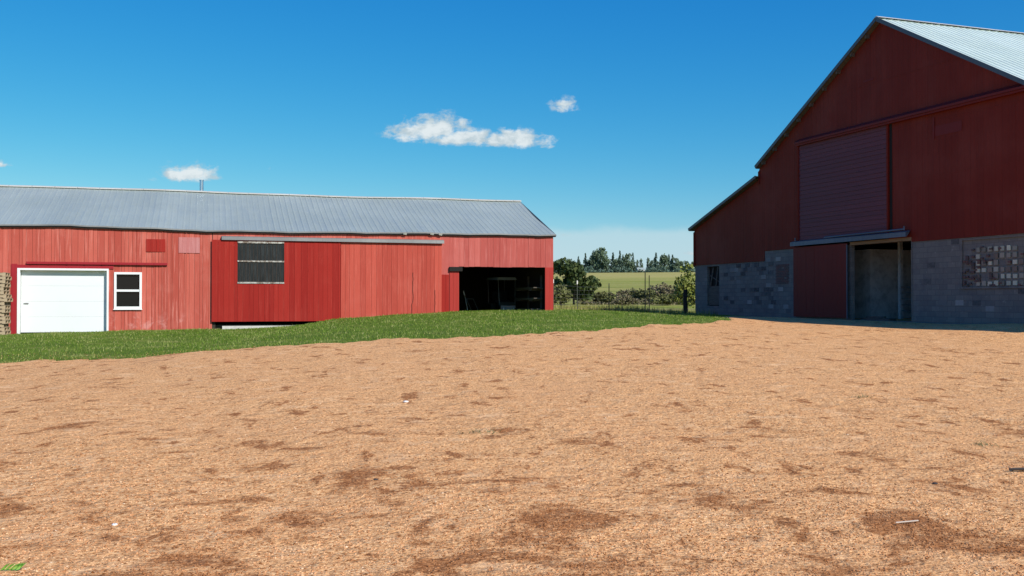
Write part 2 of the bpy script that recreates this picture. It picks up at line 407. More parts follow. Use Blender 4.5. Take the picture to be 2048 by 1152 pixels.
def m_block(t, b):
    p = t.objc(); x, y, z = t.sep(p)
    br = t.new('ShaderNodeTexBrick'); t.put(br.inputs['Vector'], t.comb(t.math('ADD', x, t.math('MULTIPLY', y, 1.0)), z, 0.0))
    br.inputs['Scale'].default_value = 1.0; br.inputs['Brick Width'].default_value = .40; br.inputs['Row Height'].default_value = .20
    br.inputs['Mortar Size'].default_value = .008; br.inputs['Mortar Smooth'].default_value = .3; br.inputs['Bias'].default_value = 0
    br.inputs['Color1'].default_value = (.215, .20, .18, 1); br.inputs['Color2'].default_value = (.165, .155, .145, 1)
    br.inputs['Mortar'].default_value = (.135, .125, .115, 1)
    n = t.noise(p, 1.3, 5, .65); n2 = t.noise(p, 6, 4, .7); f = t.noise(p, 70, 3, .6)
    c = t.mix(t.ramp(n, .45, .75, 0, .55), br.outputs[0], (.12, .115, .12, 1))
    c = t.mix(t.ramp(n2, .56, .78, 0, .5), c, (.40, .38, .36, 1))
    t.put(b.inputs['Base Color'], c)
    h = t.math('SUBTRACT', t.math('MULTIPLY', f, .4), br.outputs['Fac'])
    t.put(b.inputs['Normal'], t.bump(h, .5, .008))
M_block = material('concrete_block', m_block, rough=.95, spec=.1)
M_oddblock = material('odd_block', lambda t, b: t.put(b.inputs['Base Color'], t.mix(t.ramp(t.noise(t.objc(), 9, 4, .7), .4, .7, 0, .4), t.cramp(t.island(), [(0, (.05, .05, .052)), (.6, (.12, .115, .11)), (.85, (.20, .19, .18)), (1, (.36, .34, .31))]), (.2, .19, .19, 1))), rough=.95)
M_conc = material('pale_concrete', lambda t, b: t.put(b.inputs['Base Color'], t.mix(t.ramp(t.noise(t.objc(), 5, 5, .7), .35, .7), (.62, .60, .55, 1), (.45, .43, .40, 1))), rough=.9)
M_brick = material('red_brick', lambda t, b: t.put(b.inputs['Base Color'], t.mix(t.island(), (.17, .085, .075, 1), (.10, .085, .08, 1))), rough=.9)
M_gblock = material('glass_block', lambda t, b: t.put(b.inputs['Base Color'], t.cramp(t.island(), [(0, (.10, .13, .11)), (.35, (.20, .24, .20)), (.65, (.36, .40, .32)), (1, (.55, .60, .46))])), rough=.15, spec=.6)
M_lime = material('whitewashed_wall', lambda t, b: t.put(b.inputs['Base Color'], t.mix(t.ramp(t.noise(t.objc(), 2, 5, .7), .4, .7), (.62, .64, .66, 1), (.36, .38, .40, 1))), rough=.9)
M_floor = material('dirt_floor', lambda t, b: t.put(b.inputs['Base Color'], t.mix(t.noise(t.objc(), 3, 5, .7), (.06, .045, .035, 1), (.12, .09, .07, 1))), rough=.95)
M_steelpost = material('green_steel_post', color=(.055, .065, .05), rough=.6, metal=.2)
M_tip = material('white_post_tip', color=(.75, .75, .72), rough=.6)
M_wire = material('fence_wire', color=(.22, .22, .21), rough=.5, metal=.6)
M_bark = material('bark', m_wood((.10, .075, .055), (.085, .065, .05), (.05, .04, .03)), rough=.95)
M_rubber = material('black_rubber', color=(.015, .015, .015), rough=.85)
M_cartw = material('pale_cart_paint', color=(.50, .45, .43), rough=.4)
M_canopy = material('grey_canopy', color=(.42, .50, .56), rough=.4)
M_cartdark = material('dark_cart_body', color=(.03, .04, .035), rough=.5)
M_mower = material('red_mower_paint', color=(.42, .02, .02), rough=.4)

def leaf_mat(name, c0, c1, c2):
    def f(t, b):
        r = t.island(); n = t.noise(t.objc(), .9, 3, .6)
        c = t.cramp(r, [(0, c0), (.5, c1), (1, c2)])
        t.put(b.inputs['Base Color'], c)
    return material(name, f, rough=.75, spec=.2)
L_dark = leaf_mat('dark_leaves', (.035, .055, .018), (.055, .080, .025), (.095, .115, .035))
L_far = leaf_mat('hazed_far_leaves', (.080, .120, .070), (.115, .165, .095), (.16, .21, .12))  # distance haze is put into the leaf colour, lighter and bluer
L_con = leaf_mat('hazed_conifer_needles', (.058, .100, .075), (.080, .128, .095), (.11, .155, .11))  # needle colour also carries the haze, as a bluish tint
L_brown = leaf_mat('dry_brush', (.13, .105, .065), (.20, .165, .10), (.16, .17, .06))
L_olive = leaf_mat('olive_brush', (.075, .085, .03), (.12, .13, .045), (.17, .165, .06))
L_mixed = leaf_mat('mixed_scrub', (.10, .11, .035), (.16, .145, .075), (.21, .17, .11))
L_yellow = leaf_mat('yellow_green_leaves', (.14, .17, .03), (.22, .25, .05), (.30, .31, .09))

# ------------------------------------------------------------------ setting: ground sheets
xs = np.unique(np.concatenate([np.linspace(-6000, -400, 12), np.linspace(-400, -60, 30), np.arange(-60, 60.1, .5), np.linspace(62, 400, 60), np.linspace(400, 6000, 12)]))
ys = np.unique(np.concatenate([np.linspace(-3000, -60, 8), np.arange(-60, 0, 4), np.arange(0, 62, .5), np.arange(62, 160, 2), np.arange(160, 720, 8), np.linspace(720, 9000, 20)]))
def sheet(name, xs, ys, mat, off, kind='structure'):
    Xg, Yg = np.meshgrid(xs, ys); Zg = ground(Xg, Yg)+off
    V = np.stack([Xg.ravel(), Yg.ravel(), Zg.ravel()], 1)
    nx, ny = len(xs), len(ys); i = np.arange(nx*ny).reshape(ny, nx)
    F_ = np.stack([i[:-1, :-1].ravel(), i[:-1, 1:].ravel(), i[1:, 1:].ravel(), i[1:, :-1].ravel()], 1)
    o = np_mesh(name, V, F_, mat, smooth=True); tag(o, kind=kind); return o
sheet('field', xs, ys, M_field, -.06)
sheet('lawn', np.arange(-60, 30.1, .5), np.arange(-6, 52.6, .5), M_lawn, 0)
# edge of the gravel yard: Y as a function of X
GX = [-60, -30, -16, -12.5, -11, -9.54, -7.74, -6.33, -5.05, -3.68, -2.16, -.56, 1.6, 3.8, 6.5, 8.5, 9.3, 10.2, 60]
GY = [10, 14, 17.6, 20.4, 21.4, 21.8, 22.6, 23.2, 23.8, 24.2, 24.8, 25.6, 27.3, 30.7, 34.7, 38.3, 43.5, 46.5, 46.5]
def gedge(X):
    X = np.asarray(X, float)
    return np.interp(X, GX, GY) + .15*np.sin(X*1.7)+.15*np.sin(X*4.1+1)+.16*np.sin(X*9.7+2+np.sin(X*2.1)*2) + .10*np.sin(X*23.+np.sin(X*5)*2)
gx = np.arange(-60, 45.01, .12); nr = 150
tt = np.linspace(0, 1, nr)**.8
E_ = gedge(gx); Y0 = -25.0
E_ = E_ + .38
Yg = Y0 + (E_[None, :]-Y0)*tt[:, None]; Xg = np.broadcast_to(gx[None, :], Yg.shape)
Zg = ground(Xg, Yg)+.022*np.clip((E_[None, :]-Yg)/.5, 0, 1)+.003
V = np.stack([Xg.ravel(), Yg.ravel(), Zg.ravel()], 1)
i = np.arange(len(gx)*nr).reshape(nr, len(gx))
F_ = np.stack([i[:-1, :-1].ravel(), i[:-1, 1:].ravel(), i[1:, 1:].ravel(), i[1:, :-1].ravel()], 1)
tag(np_mesh('gravel_yard', V, F_, M_gravel, smooth=True), kind='structure')

# pebbles strewn over the near yard (nobody could count them)
def pebbles(n, ymin, ymax, smin, smax):
    q = rng.random(n); Y = 1/(1/ymin - q*(1/ymin-1/ymax)); X = (rng.random(n)*2-1)*(.56*Y+1.2)
    s = smin + (smax-smin)*rng.random(n)**2.2
    base = np.array([[1, 0, 0], [0, 1, 0], [-1, 0, 0], [0, -1, 0], [0, 0, .5], [0, 0, -.5]], float)
    P = base[None]*(1+.35*(rng.random((n, 6, 1))-.5)) + .25*(rng.random((n, 6, 3))-.5)
    P = P*s[:, None, None]/2; P[:, :, 1] *= (.6+.4*rng.random(n))[:, None]
    a = rng.random(n)*6.283; c, s_ = np.cos(a)[:, None], np.sin(a)[:, None]
    px = P[:, :, 0]*c-P[:, :, 1]*s_; py = P[:, :, 0]*s_+P[:, :, 1]*c
    P[:, :, 0] = px+X[:, None]; P[:, :, 1] = py+Y[:, None]; P[:, :, 2] += (ground(X, Y)+.024+s*.04)[:, None]
    f = np.array([[0, 1, 4], [1, 2, 4], [2, 3, 4], [3, 0, 4], [1, 0, 5], [2, 1, 5], [3, 2, 5], [0, 3, 5]])
    Fm = (f[None]+(np.arange(n)*6)[:, None, None]).reshape(-1, 3)
    return P.reshape(-1, 3), Fm
pv, pf = pebbles(150000, 4.6, 24, .008, .030)
tag(np_mesh('pebbles', pv, pf, M_pebble), 'tan and cream pebbles strewn over the gravel yard in the foreground', 'gravel', kind='stuff')

def blades(X, Y, hmin, hmax, wd, lean, name, mat, label, cat, off=0.0, kind='stuff'):
    n = len(X); h = hmin+(hmax-hmin)*rng.random(n); a = rng.random(n)*6.283; b = rng.random(n)*6.283
    Z = ground(X, Y)+off; dx, dy = np.cos(a)*wd/2, np.sin(a)*wd/2; l = h*lean*rng.random(n)
    P = np.zeros((n, 3, 3)); P[:, 0] = np.stack([X-dx, Y-dy, Z-.01], 1); P[:, 1] = np.stack([X+dx, Y+dy, Z-.01], 1)
    P[:, 2] = np.stack([X+np.cos(b)*l, Y+np.sin(b)*l, Z+h], 1)
    o = np_mesh(name, P.reshape(-1, 3), np.arange(3*n).reshape(n, 3), mat); tag(o, label, cat, kind=kind); return o
# lawn grass
n = 230000; X = rng.uniform(-24, 11, n); Y = rng.uniform(15, 52, n)
E1 = gedge(X); yl = np.where(X < 1.76, 41.9+.304*(X-1.76)-.02, 52.2)
den = .55+.45*np.sin(X*.8+np.sin(Y*.9))*np.sin(Y*1.1)
keep = (Y > E1-1.0*rng.random(n)**4-.05) & (rng.random(n) < np.clip(.30+(Y-E1)*1.1, 0, 1)) & (Y < yl) & (rng.random(n) < den+.35)
barnn = (X-14.6)*-.945+(Y-40)*-.328; keep &= barnn > .05
keep &= ~((X > 1.0) & (X < 1.76) & (Y > 42))
X, Y = X[keep], Y[keep]
blades(X, Y, .02, .065, .018, .9, 'lawn_grass', M_blade, 'short green lawn grass between the long red shed and the gravel', 'grass')
n = 60000; X = rng.uniform(-1, 26, n); Y = 50.5+rng.random(n)**1.4*55
keep = ((X-14.6)*-.945+(Y-40)*-.328 > .2)
shed_in = ((X-1.76)*.957+(Y-41.9)*.291 < .1) & ((Y-41.9)*.957-(X-1.76)*.291 < 10.2)
keep &= ~shed_in & (rng.random(n) < .6+.4*np.sin(X*.7)*np.sin(Y*.35))
X, Y = X[keep], Y[keep]
blades(X, Y, .10, .42, .035, .6, 'meadow_grass', M_tall, 'tall yellowing grass beyond the wire fence', 'grass', off=-.06)

# ================================================================== LONG SHED
SZ = -1.2                          # root height relative to the eye
SROT = math.atan2(.291, .957)
shed = thing('long_shed', (1.76, 41.9, EYE+SZ), SROT, 'long low red board shed with grey metal roof and white garage door', 'shed')
def sp(mb, name, mat, parent=None): return mb.build(name, mat, parent or shed, dz=SZ)
EAV = ([-40, -21, -19, -17.6, -14.2, -10.4, -7, -5.3, -3, 0.2], [2.80, 2.735, 2.755, 2.745, 2.665, 2.675, 2.72, 2.735, 2.735, 2.755])
RDG = ([-40, -28, -21.9, -19, -14, -9, -4.5, 0.2], [4.55, 4.60, 4.58, 4.62, 4.60, 4.555, 4.60, 4.61])
def eav(s): return float(np.interp(s, *EAV))+.012*math.sin(s*1.9)+.008*math.sin(s*4.3+1)
def rdg(s): return float(np.interp(s, *RDG))+.012*math.sin(s*1.1)
SL, SR, DEP = -34.0, -.06, 9.86
def top(s): return eav(s)-.07
# opening rectangles in the front wall: (s0, s1, z0, z1)
OP = [(-20.37, -17.39, -2, 1.13), (-17.17, -16.23, -.31, 1.02), (-13.55, -9.6, -2, -.70), (-4.10, -.40, -2, 1.36)]
def board_wall(x0, x1, zlo, zhi, y, th, wmin, wmax, ops, jit=.006, gap=.006, cuts=()):
    mb = MB(); edges = [x0]
    marks = sorted([q for o in ops for q in (o[0], o[1]) if x0 < q < x1]+list(cuts)+[x1])
    for mk in marks:
        while mk-edges[-1] > wmax*1.15: edges.append(edges[-1]+random.uniform(wmin, wmax))
        edges.append(mk)
    for a, b in zip(edges, edges[1:]):
        if b-a < .012: continue
        c = (a+b)/2; iv = [(zlo(c), None)]; segs = []
        hs_ = [(o[2], o[3]) for o in ops if o[0]-1e-4 <= c <= o[1]+1e-4]
        z = zlo(c)
        for (h0, h1) in sorted(hs_):
            if h0 > z: segs.append((z, h0, None))
            z = max(z, h1)
        segs.append((z, zhi(a+gap/2), zhi(b-gap/2)))
        dy = random.uniform(-jit, jit)
        for (p, q, r) in segs:
            if q-p < .01: continue
            zj = random.uniform(-.012, .012) if p == segs[-1][0] and hs_ else 0
            mb.box(a+gap/2, b-gap/2, y-th+dy, y+dy, p+zj, q, zr=r)
    return mb
wl = board_wall(SL, -13.72, lambda s: -1.6, top, -.012, .022, .10, .24, OP[:2], jit=.008, gap=.008)
# board and batten strips on the left half
for s in np.arange(SL, -13.8, .42):
    s = float(s)+random.uniform(-.1, .1); ok = not any(o[0]-.04 < s < o[1]+.04 for o in OP)
    if ok and random.random() < .75: wl.box(s-.016, s+.016, -.052, -.046, -1.4, top(s)-.01)
sp(wl, 'siding', M_siding)
wl = board_wall(-13.70, -4.84, lambda s: 2.20, top, -.012, .022, .16, .30, [])
sp(wl, 'eave_siding', M_siding)
wl = board_wall(-4.84, SR, lambda s: -1.3, top, -.012, .022, .16, .32, [OP[3]], cuts=(-4.51,))
sp(wl, 'header_siding', M_upper)
# structural wall behind the boards
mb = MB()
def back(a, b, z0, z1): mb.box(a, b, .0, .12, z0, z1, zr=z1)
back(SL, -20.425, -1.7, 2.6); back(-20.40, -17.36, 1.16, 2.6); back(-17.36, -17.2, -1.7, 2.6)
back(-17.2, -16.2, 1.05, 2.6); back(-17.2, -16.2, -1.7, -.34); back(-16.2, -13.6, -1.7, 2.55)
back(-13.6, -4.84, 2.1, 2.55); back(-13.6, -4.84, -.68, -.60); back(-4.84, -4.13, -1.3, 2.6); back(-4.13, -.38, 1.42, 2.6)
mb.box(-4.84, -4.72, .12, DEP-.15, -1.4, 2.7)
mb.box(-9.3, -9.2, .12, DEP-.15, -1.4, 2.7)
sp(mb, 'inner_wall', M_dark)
# far walls and right gable
mb = board_wall(SL, SR, lambda s: -1.7, lambda s: 2.6, DEP+.02, .03, .25, .35, [], jit=.003)
sp(mb, 'rear_siding', M_siding)
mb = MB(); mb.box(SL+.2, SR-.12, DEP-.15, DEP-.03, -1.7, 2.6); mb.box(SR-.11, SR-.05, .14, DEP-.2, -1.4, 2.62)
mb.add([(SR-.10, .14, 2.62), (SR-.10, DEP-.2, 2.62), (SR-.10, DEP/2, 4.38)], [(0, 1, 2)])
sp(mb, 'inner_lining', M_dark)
mb = MB(); y = 0.0
while y < DEP-.05:
    y1 = min(y+random.uniform(.2, .32), DEP-.02)
    h = lambda q: 2.66+(4.5-2.66)*(1-abs(q-DEP/2)/(DEP/2))
    x0 = SR-.002+random.uniform(0, .006)
    mb.hexa([(x0, y+.003, -1.4), (x0+.022, y+.003, -1.4), (x0+.022, y1-.003, -1.4), (x0, y1-.003, -1.4),
             (x0, y+.003, h(y)), (x0+.022, y+.003, h(y)), (x0+.022, y1-.003, h(y1)), (x0, y1-.003, h(y1))])
    y = y1
mb.add([(SR-.03, .03, -1.4), (SR-.03, DEP-.2, -1.4), (SR-.03, DEP-.2, 2.6), (SR-.03, DEP/2, 4.44), (SR-.03, .03, 2.6)], [(0, 1, 2, 3, 4)])
mb.add([(SL+.03, .03, -1.7), (SL+.03, DEP-.2, -1.7), (SL+.03, DEP-.2, 2.6), (SL+.03, DEP/2, 4.44), (SL+.03, .03, 2.6)], [(0, 1, 2, 3, 4)])
sp(mb, 'gable_siding', M_siding)
mb = MB(); mb.box(SL+.05, SR-.05, .15, DEP-.2, -1.7, -.95); sp(mb, 'floor', M_floor)
# roof: corrugated sheets with sag
def ribbed(s0, s1, pitch, rows, zf, yf, sidelen, rib=.02):
    prof = [(0, 0), (.62, 0), (.74, rib), (.88, rib)]
    us = []; u_ = s0
    while u_ < s1:
        for a, h in prof:
            if u_+a*pitch < s1: us.append((u_+a*pitch, h))
        u_ += pitch
    us.append((s1, 0)); V = []; F_ = []
    for j in range(rows+1):
        t_ = j/rows
        for (uu, h) in us: V.append((uu, yf(uu, t_), zf(uu, t_)+h*(.45 if uu < -11.5 else 1)))
    n_ = len(us)
    for j in range(rows):
        for i_ in range(n_-1): F_.append((j*n_+i_, j*n_+i_+1, (j+1)*n_+i_+1, (j+1)*n_+i_))
    return V, F_
def mesh_f(mb, V, F_): mb.add(V, F_)
OH = .13
mb = MB()
def zfront(s, t_): return (eav(s)-.03)*(1-t_)+rdg(s)*t_ + .012*math.sin(s*2.7+t_*9)*math.sin(t_*3.14) - .05*math.sin(t_*math.pi)
V, F_ = ribbed(SL-.3, .06, .225, 10, zfront, lambda s, t_: -OH+(DEP/2+OH)*t_, 0, .013); mb.add(V, F_)
V, F_ = ribbed(SL-.3, .06, .45, 4, lambda s, t_: (eav(s)-.03)*(1-t_)+rdg(s)*t_-.004, lambda s, t_: DEP+OH-(DEP/2+OH)*t_, 0)
mb.add(V, [f[::-1] for f in F_])
# horizontal lap lines of the sheets
roof = sp(mb, 'roof', M_roof)
mb = MB()
segs = np.arange(SL-.3, .07, .85)
for a in segs:
    b = min(a+.85, .08); a = float(a); b = float(b)
    for side in (0, 1):
        y0, y1 = (DEP/2-.16, DEP/2) if side == 0 else (DEP/2, DEP/2+.16)
        za, zb = rdg(a)+.055, rdg(b)+.055; lo = .045
        if side == 0: mb.add([(a, y0, za-lo), (b-.01, y0, zb-lo), (b-.01, y1, zb), (a, y1, za), (a, y0, za-lo-.035), (b-.01, y0, zb-lo-.035)], [(0, 1, 2, 3), (4, 5, 1, 0)])
        else: mb.add([(a, y0, za), (b-.01, y0, zb), (b-.01, y1, zb-lo), (a, y1, za-lo)], [(0, 1, 2, 3)])
sp(mb, 'ridge_cap', M_ridge, roof)
mb = MB()   # drip edge metal; soffit/fascia coloured black to paint the eave shadow line
for a in np.arange(SL-.3, .06, .6):
    a = float(a); b = min(a+.6, .05)
    za, zb = eav(a)-.045, eav(b)-.045
    mb.hexa([(a, -OH-.012, za-.022), (b, -OH-.012, zb-.022), (b, -OH, zb-.022), (a, -OH, za-.022), (a, -OH-.012, za+.03), (b, -OH-.012, zb+.03), (b, -OH, zb+.03), (a, -OH, za+.03)])
sp(mb, 'drip_edge', M_galv, roof)
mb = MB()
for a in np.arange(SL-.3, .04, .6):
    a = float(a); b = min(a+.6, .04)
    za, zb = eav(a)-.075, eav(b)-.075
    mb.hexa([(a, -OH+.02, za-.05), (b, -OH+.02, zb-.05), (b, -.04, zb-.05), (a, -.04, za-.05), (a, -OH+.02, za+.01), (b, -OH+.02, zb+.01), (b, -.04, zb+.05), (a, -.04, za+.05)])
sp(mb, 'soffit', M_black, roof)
mb = MB()   # right rake trim
mb.beam((.045, -OH, eav(0)-.07), (.045, DEP/2, rdg(0)-.04), .025, .07); mb.beam((.045, DEP+OH, eav(0)-.07), (.045, DEP/2, rdg(0)-.04), .025, .07)
sp(mb, 'rake_trim', M_edge, roof)
for s in (-6.35, -5.25, -4.9):   # curled strips of loose eave metal
    mb = MB(); z = eav(s)-.05; mb.obox((s, -OH-.03, z-.03), (.14, .02, .07), Matrix.Rotation(R(25), 3, 'X')@Matrix.Rotation(R(12), 3, 'Y'))
    sp(mb, 'loose_flashing', M_ridge, roof)
# stove pipe
mb = MB(); mb.tube((-14.15, DEP/2+.25, 4.3), (-14.15, DEP/2+.25, 5.12), .085, n=16)
mb.tube((-14.15, DEP/2+.25, 5.12), (-14.15, DEP/2+.25, 5.14), .10, n=16)
sp(mb, 'stove_pipe', M_pipe)
# garage door
mb = MB()
mb.box(-20.42, -20.33, -.10, .16, -1.30, 1.15); mb.box(-17.43, -17.365, -.10, .16, -1.30, 1.15)
mb.box(-20.33, -17.43, -.10, .16, 1.08, 1.15)
sp(mb, 'garage_door_frame', M_white)
mb = MB(); hh = (1.08+1.17)/4
for k in range(4):
    z0 = -1.17+k*hh
    mb.box(-20.32, -17.44, .13, .17, z0+.0015, z0+hh-.0015)
gd = sp(mb, 'garage_door', M_garage)
mb = MB(); mb.box(-20.24, -20.08, .10, .1295, -.14, -.10); sp(mb, 'handle', M_galv, gd)
mb = MB(); mb.box(-20.33, -17.43, .10, .16, -1.24, -1.175); sp(mb, 'bottom_seal', M_rubber, gd)
# crimson surround and old door rail
mb = MB()
mb.box(-20.62, -20.425, -.075, -.045, -1.30, 1.30); mb.box(-20.425, -17.2, -.075, -.045, 1.145, 1.27)
sp(mb, 'door_surround', M_crimson)
mb = MB(); mb.box(-20.12, -15.32, -.13, -.08, 1.30, 1.385); mb.box(-20.12, -15.32, -.08, -.045, 1.32, 1.36)
for s in np.arange(-20, -15.3, .6): mb.box(float(s), float(s)+.05, -.142, -.131, 1.30, 1.37)
sp(mb, 'old_door_rail', M_crimson)
# small window
mb = MB()
mb.box(-17.18, -17.10, -.085, .02, -.33, 1.03); mb.box(-16.30, -16.22, -.085, .02, -.33, 1.03)
mb.box(-17.10, -16.30, -.085, .02, .95, 1.03); mb.box(-17.10, -16.30, -.085, .02, -.33, -.24); mb.box(-17.10, -16.30, -.060, .015, .31, .39)
win = sp(mb, 'window', M_white)
mb = MB(); mb.box(-17.10, -16.30, .0225, .03, -.24, .96); sp(mb, 'pane', M_glass, win)
mb = MB(); mb.box(-17.20, -16.20, -.11, -.0855, -.36, -.33); sp(mb, 'sill', M_white, win)
# repair patches
mb = board_wall(-16.08, -15.40, lambda s: 1.80, lambda s: 2.27, -.050, .012, .12, .2, [], jit=.002)
o = sp(mb, 'dark_red_patch', M_door); o['label'] = 'darker red repair patch'
mb = board_wall(-14.93, -14.17, lambda s: 1.77, lambda s: 2.36, -.050, .012, .12, .2, [], jit=.002, gap=.002)
o = sp(mb, 'pink_patch', M_patchp); o['label'] = 'pale pink faded patch'
# first sliding door
D0, D1 = -13.74, -8.90
mb = board_wall(D0, D1, lambda s: -.82, lambda s: 2.28, -.11, .03, .16, .25, [(-12.79, -11.07, .66, 2.22)], jit=.003, gap=.005)
sd1 = sp(mb, 'sliding_door', M_door); sd1['label'] = 'deep red sliding door with dark window'
mb = MB(); mb.box(D0+.04, D0+.14, -.105, -.05, -.78, 2.2); mb.box(D1-.14, D1-.04, -.105, -.05, -.6, 2.2); mb.box(D0+.14, D1-.14, -.105, -.05, -.78, -.68); sp(mb, 'door_frame', M_dark, sd1)
mb = MB(); mb.box(-12.78, -11.08, -.118, -.10, .67, 2.21); sp(mb, 'pane', M_oldglass, sd1)
mb = MB(); mb.box(-12.80, -11.06, -.165, -.12, .63, .69); mb.box(-12.80, -11.06, -.165, -.12, 1.455, 1.51); mb.box(-12.80, -11.06, -.165, -.12, 2.17, 2.235)
sp(mb, 'window_frame', M_frame, sd1)
mb = MB()
for z0, z1 in ((.69, 1.455), (1.51, 2.17)):
    mb.box(-11.94, -11.925, -.135, -.12, z0, z1); mb.box(-12.80, -12.785, -.14, -.12, z0, z1); mb.box(-11.075, -11.06, -.14, -.12, z0, z1)
    for k in range(1, 12):
        if k != 6: mb.box(-12.79+k*.1425, -12.79+k*.1425+.03, -.126, -.1185, z0, z1)
sp(mb, 'window_bars', M_darkpost, sd1)
mb = board_wall(-8.885, -4.84, lambda s: -.95, lambda s: 2.27, -.075, .028, .15, .25, [], jit=.004, gap=.006)
sd2 = sp(mb, 'sliding_door', M_door2); sd2['label'] = 'sun-faded red sliding door with a crack low down'
mb = MB()
px_ = -6.02; z = 1.1
for k in range(14):
    nx_ = -6.02+random.uniform(-.015, .015)-(.05 if k > 8 else 0); mb.beam((px_, -.108, z), (nx_, -.108, z-.13), .004, .018, up=(1, 0, 0)); px_ = nx_; z -= .13
px_ = -5.12; z = .4
for k in range(9):
    nx_ = -5.12+random.uniform(-.015, .015); mb.beam((px_, -.108, z), (nx_, -.108, z-.13), .004, .016, up=(1, 0, 0)); px_ = nx_; z -= .13
sp(mb, 'crack', M_black, sd2)
mb = MB()   # track hood: sloped top metal
for (a, b) in ((-13.38, -9.1), (-9.1, -4.76)):
    mb.add([(a, -.21, 2.40), (b, -.21, 2.40), (b, -.03, 2.44), (a, -.03, 2.44), (a, -.215, 2.28), (b, -.215, 2.28), (b, -.19, 2.28), (a, -.19, 2.28)],
           [(0, 1, 2, 3), (4, 5, 1, 0), (7, 6, 5, 4), (3, 7, 4, 0), (1, 5, 6, 2), (3, 2, 6, 7)])
sp(mb, 'door_track', M_galv)
# dark red board right of second door and black box track end
mb = board_wall(-4.86, -4.52, lambda s: -1.0, lambda s: 1.03, -.048, .014, .1, .2, [], jit=.002); sp(mb, 'door_jamb', M_door)
mb = MB(); mb.box(-4.52, -3.98, -.14, -.048, 1.17, 1.345); mb.box(-4.10, -.38, -.02, .10, 1.36, 1.42); sp(mb, 'lintel', M_black)
mb = board_wall(-4.50, -4.11, lambda s: -1.0, lambda s: 1.165, -.048, .014, .12, .2, [], jit=.002); sp(mb, 'bay_jamb', M_post)
mb = board_wall(-.42, -.05, lambda s: -1.3, lambda s: 1.36, -.046, .02, .11, .2, [], jit=.012); sp(mb, 'corner_post', M_post)
mb = MB(); mb.box(-13.35, -9.4, -.20, .10, -1.35, -.985); sp(mb, 'door_sill', M_conc)
# bay rafters
mb = MB()
for s in np.arange(-4.5, -.2, .6): mb.beam((float(s), .15, 2.58), (float(s), DEP/2, 4.42), .05, .14)
sp(mb, 'rafter', M_dark)

# things inside the open bay (in world space through the shed frame)
def S2W(s, y, z):
    return Vector((1.76+.957*s-.291*y, 41.9+.291*s+.957*y, EYE+z))
FL = -.95
cart = thing('utility_cart', S2W(-.97, 4.2, FL), SROT, 'dark utility cart with grey canopy roof parked in the open bay', 'cart')
mb = MB()
mb.box(-.50, .50, -.55, 1.5, .28, .46); mb.box(-.46, .46, -.75, -.55, .30, .80); mb.box(-.46, .46, -.55, -.1, .46, .86); mb.box(-.48, .48, .75, 1.55, .46, .80)
mb.build('body', M_cartdark, cart)
mb = MB(); mb.hexa([(-.44, -.84, .32), (.44, -.84, .32), (.44, -.75, .30), (-.44, -.75, .30), (-.40, -.80, .60), (.40, -.80, .60), (.42, -.75, .70), (-.42, -.75, .70)]); mb.build('front_cowl', M_cartw, cart)
mb = MB(); mb.box(-.42, .42, .15, .62, .80, .95); mb.box(-.42, .42, .60, .72, .95, 1.35); mb.build('seat', M_rubber, cart)
mb = MB(); mb.hexa([(-.58, -.6, 1.86), (.58, -.6, 1.86), (.58, 1.3, 1.88), (-.58, 1.3, 1.88), (-.50, -.52, 1.98), (.50, -.52, 1.98), (.50, 1.2, 2.0), (-.50, 1.2, 2.0)]); mb.build('canopy', M_canopy, cart)
for sx_ in (-.5, .5):
    for y0, y1 in ((-.6, -.5), (1.15, 1.2)):
        mb = MB(); mb.tube((sx_*.92, y0, .7), (sx_, y1, 1.87), .022, n=8); mb.build('canopy_post', M_galv, cart)
    for y0 in (-.45, 1.15):
        wq = MB(); wq.lathe([(.10, -.08), (.22, -.09), (.24, -.04), (.24, .04), (.22, .09), (.10, .08)], (0, 0, 0), 'X', 18)
        wo = wq.build('wheel', M_rubber, cart); wo.location = (sx_*1.02, y0, .24)
    mb = MB(); mb.lathe([(.02, 0), (.06, -.02), (.065, -.05), (.05, -.06)], (sx_*.6, -.82, .55), 'Y', 12); mb.build('headlight', M_white, cart)
mb = MB(); mb.tube((-.2, -.05, .85), (-.2, .08, 1.12), .02); mb.lathe([(.15, -.015), (.18, 0), (.15, .015)], (-.2, .09, 1.13), 'Y', 16); mb.build('steering_wheel', M_rubber, cart)

cart.scale = (.80, 1, 1)
mow = thing('push_mower', S2W(-2.43, 2.9, FL), SROT+.3, 'small red push mower standing left of the cart in the bay', 'mower')
mb = MB(); mb.lathe([(.22, .10), (.27, .12), (.27, .2), (.20, .26)], (0, 0, 0), 'Z', 18); mb.build('deck', M_mower, mow)
mb = MB(); mb.lathe([(.12, .26), (.13, .32), (.13, .42), (.08, .47)], (0, 0, 0), 'Z', 14); mb.build('engine', M_rubber, mow)
mb = MB()
for sx_ in (-.18, .18): mb.tube((sx_, .2, .22), (sx_, .85, 1.0), .013, n=8)
mb.tube((-.18, .85, 1.0), (.18, .85, 1.0), .013, n=8); mb.build('handle', M_galv, mow)
for sx_ in (-.28, .28):
    for y0 in (-.2, .2):
        mb = MB(); mb.lathe([(.03, -.03), (.1, -.035), (.1, .035), (.03, .03)], (0, 0, 0), 'X', 14); q = mb.build('wheel', M_rubber, mow); q.location = (sx_, y0, .1)
pk = thing('pick_handle', S2W(-2.70, 3.6, FL), SROT, 'pale wooden tool handle leaning inside the open bay', 'tool')
mb = MB(); mb.tube((0, 0, 0), (-.12, .5, 1.15), .02, .016); mb.tube((-.12, .5, 1.15), (-.15, .62, 1.36), .028, .024); mb.build('shaft', M_tip, pk)
mb = MB(); mb.obox((0, 0, .04), (.24, .04, .07)); mb.build('head', M_edge, pk)
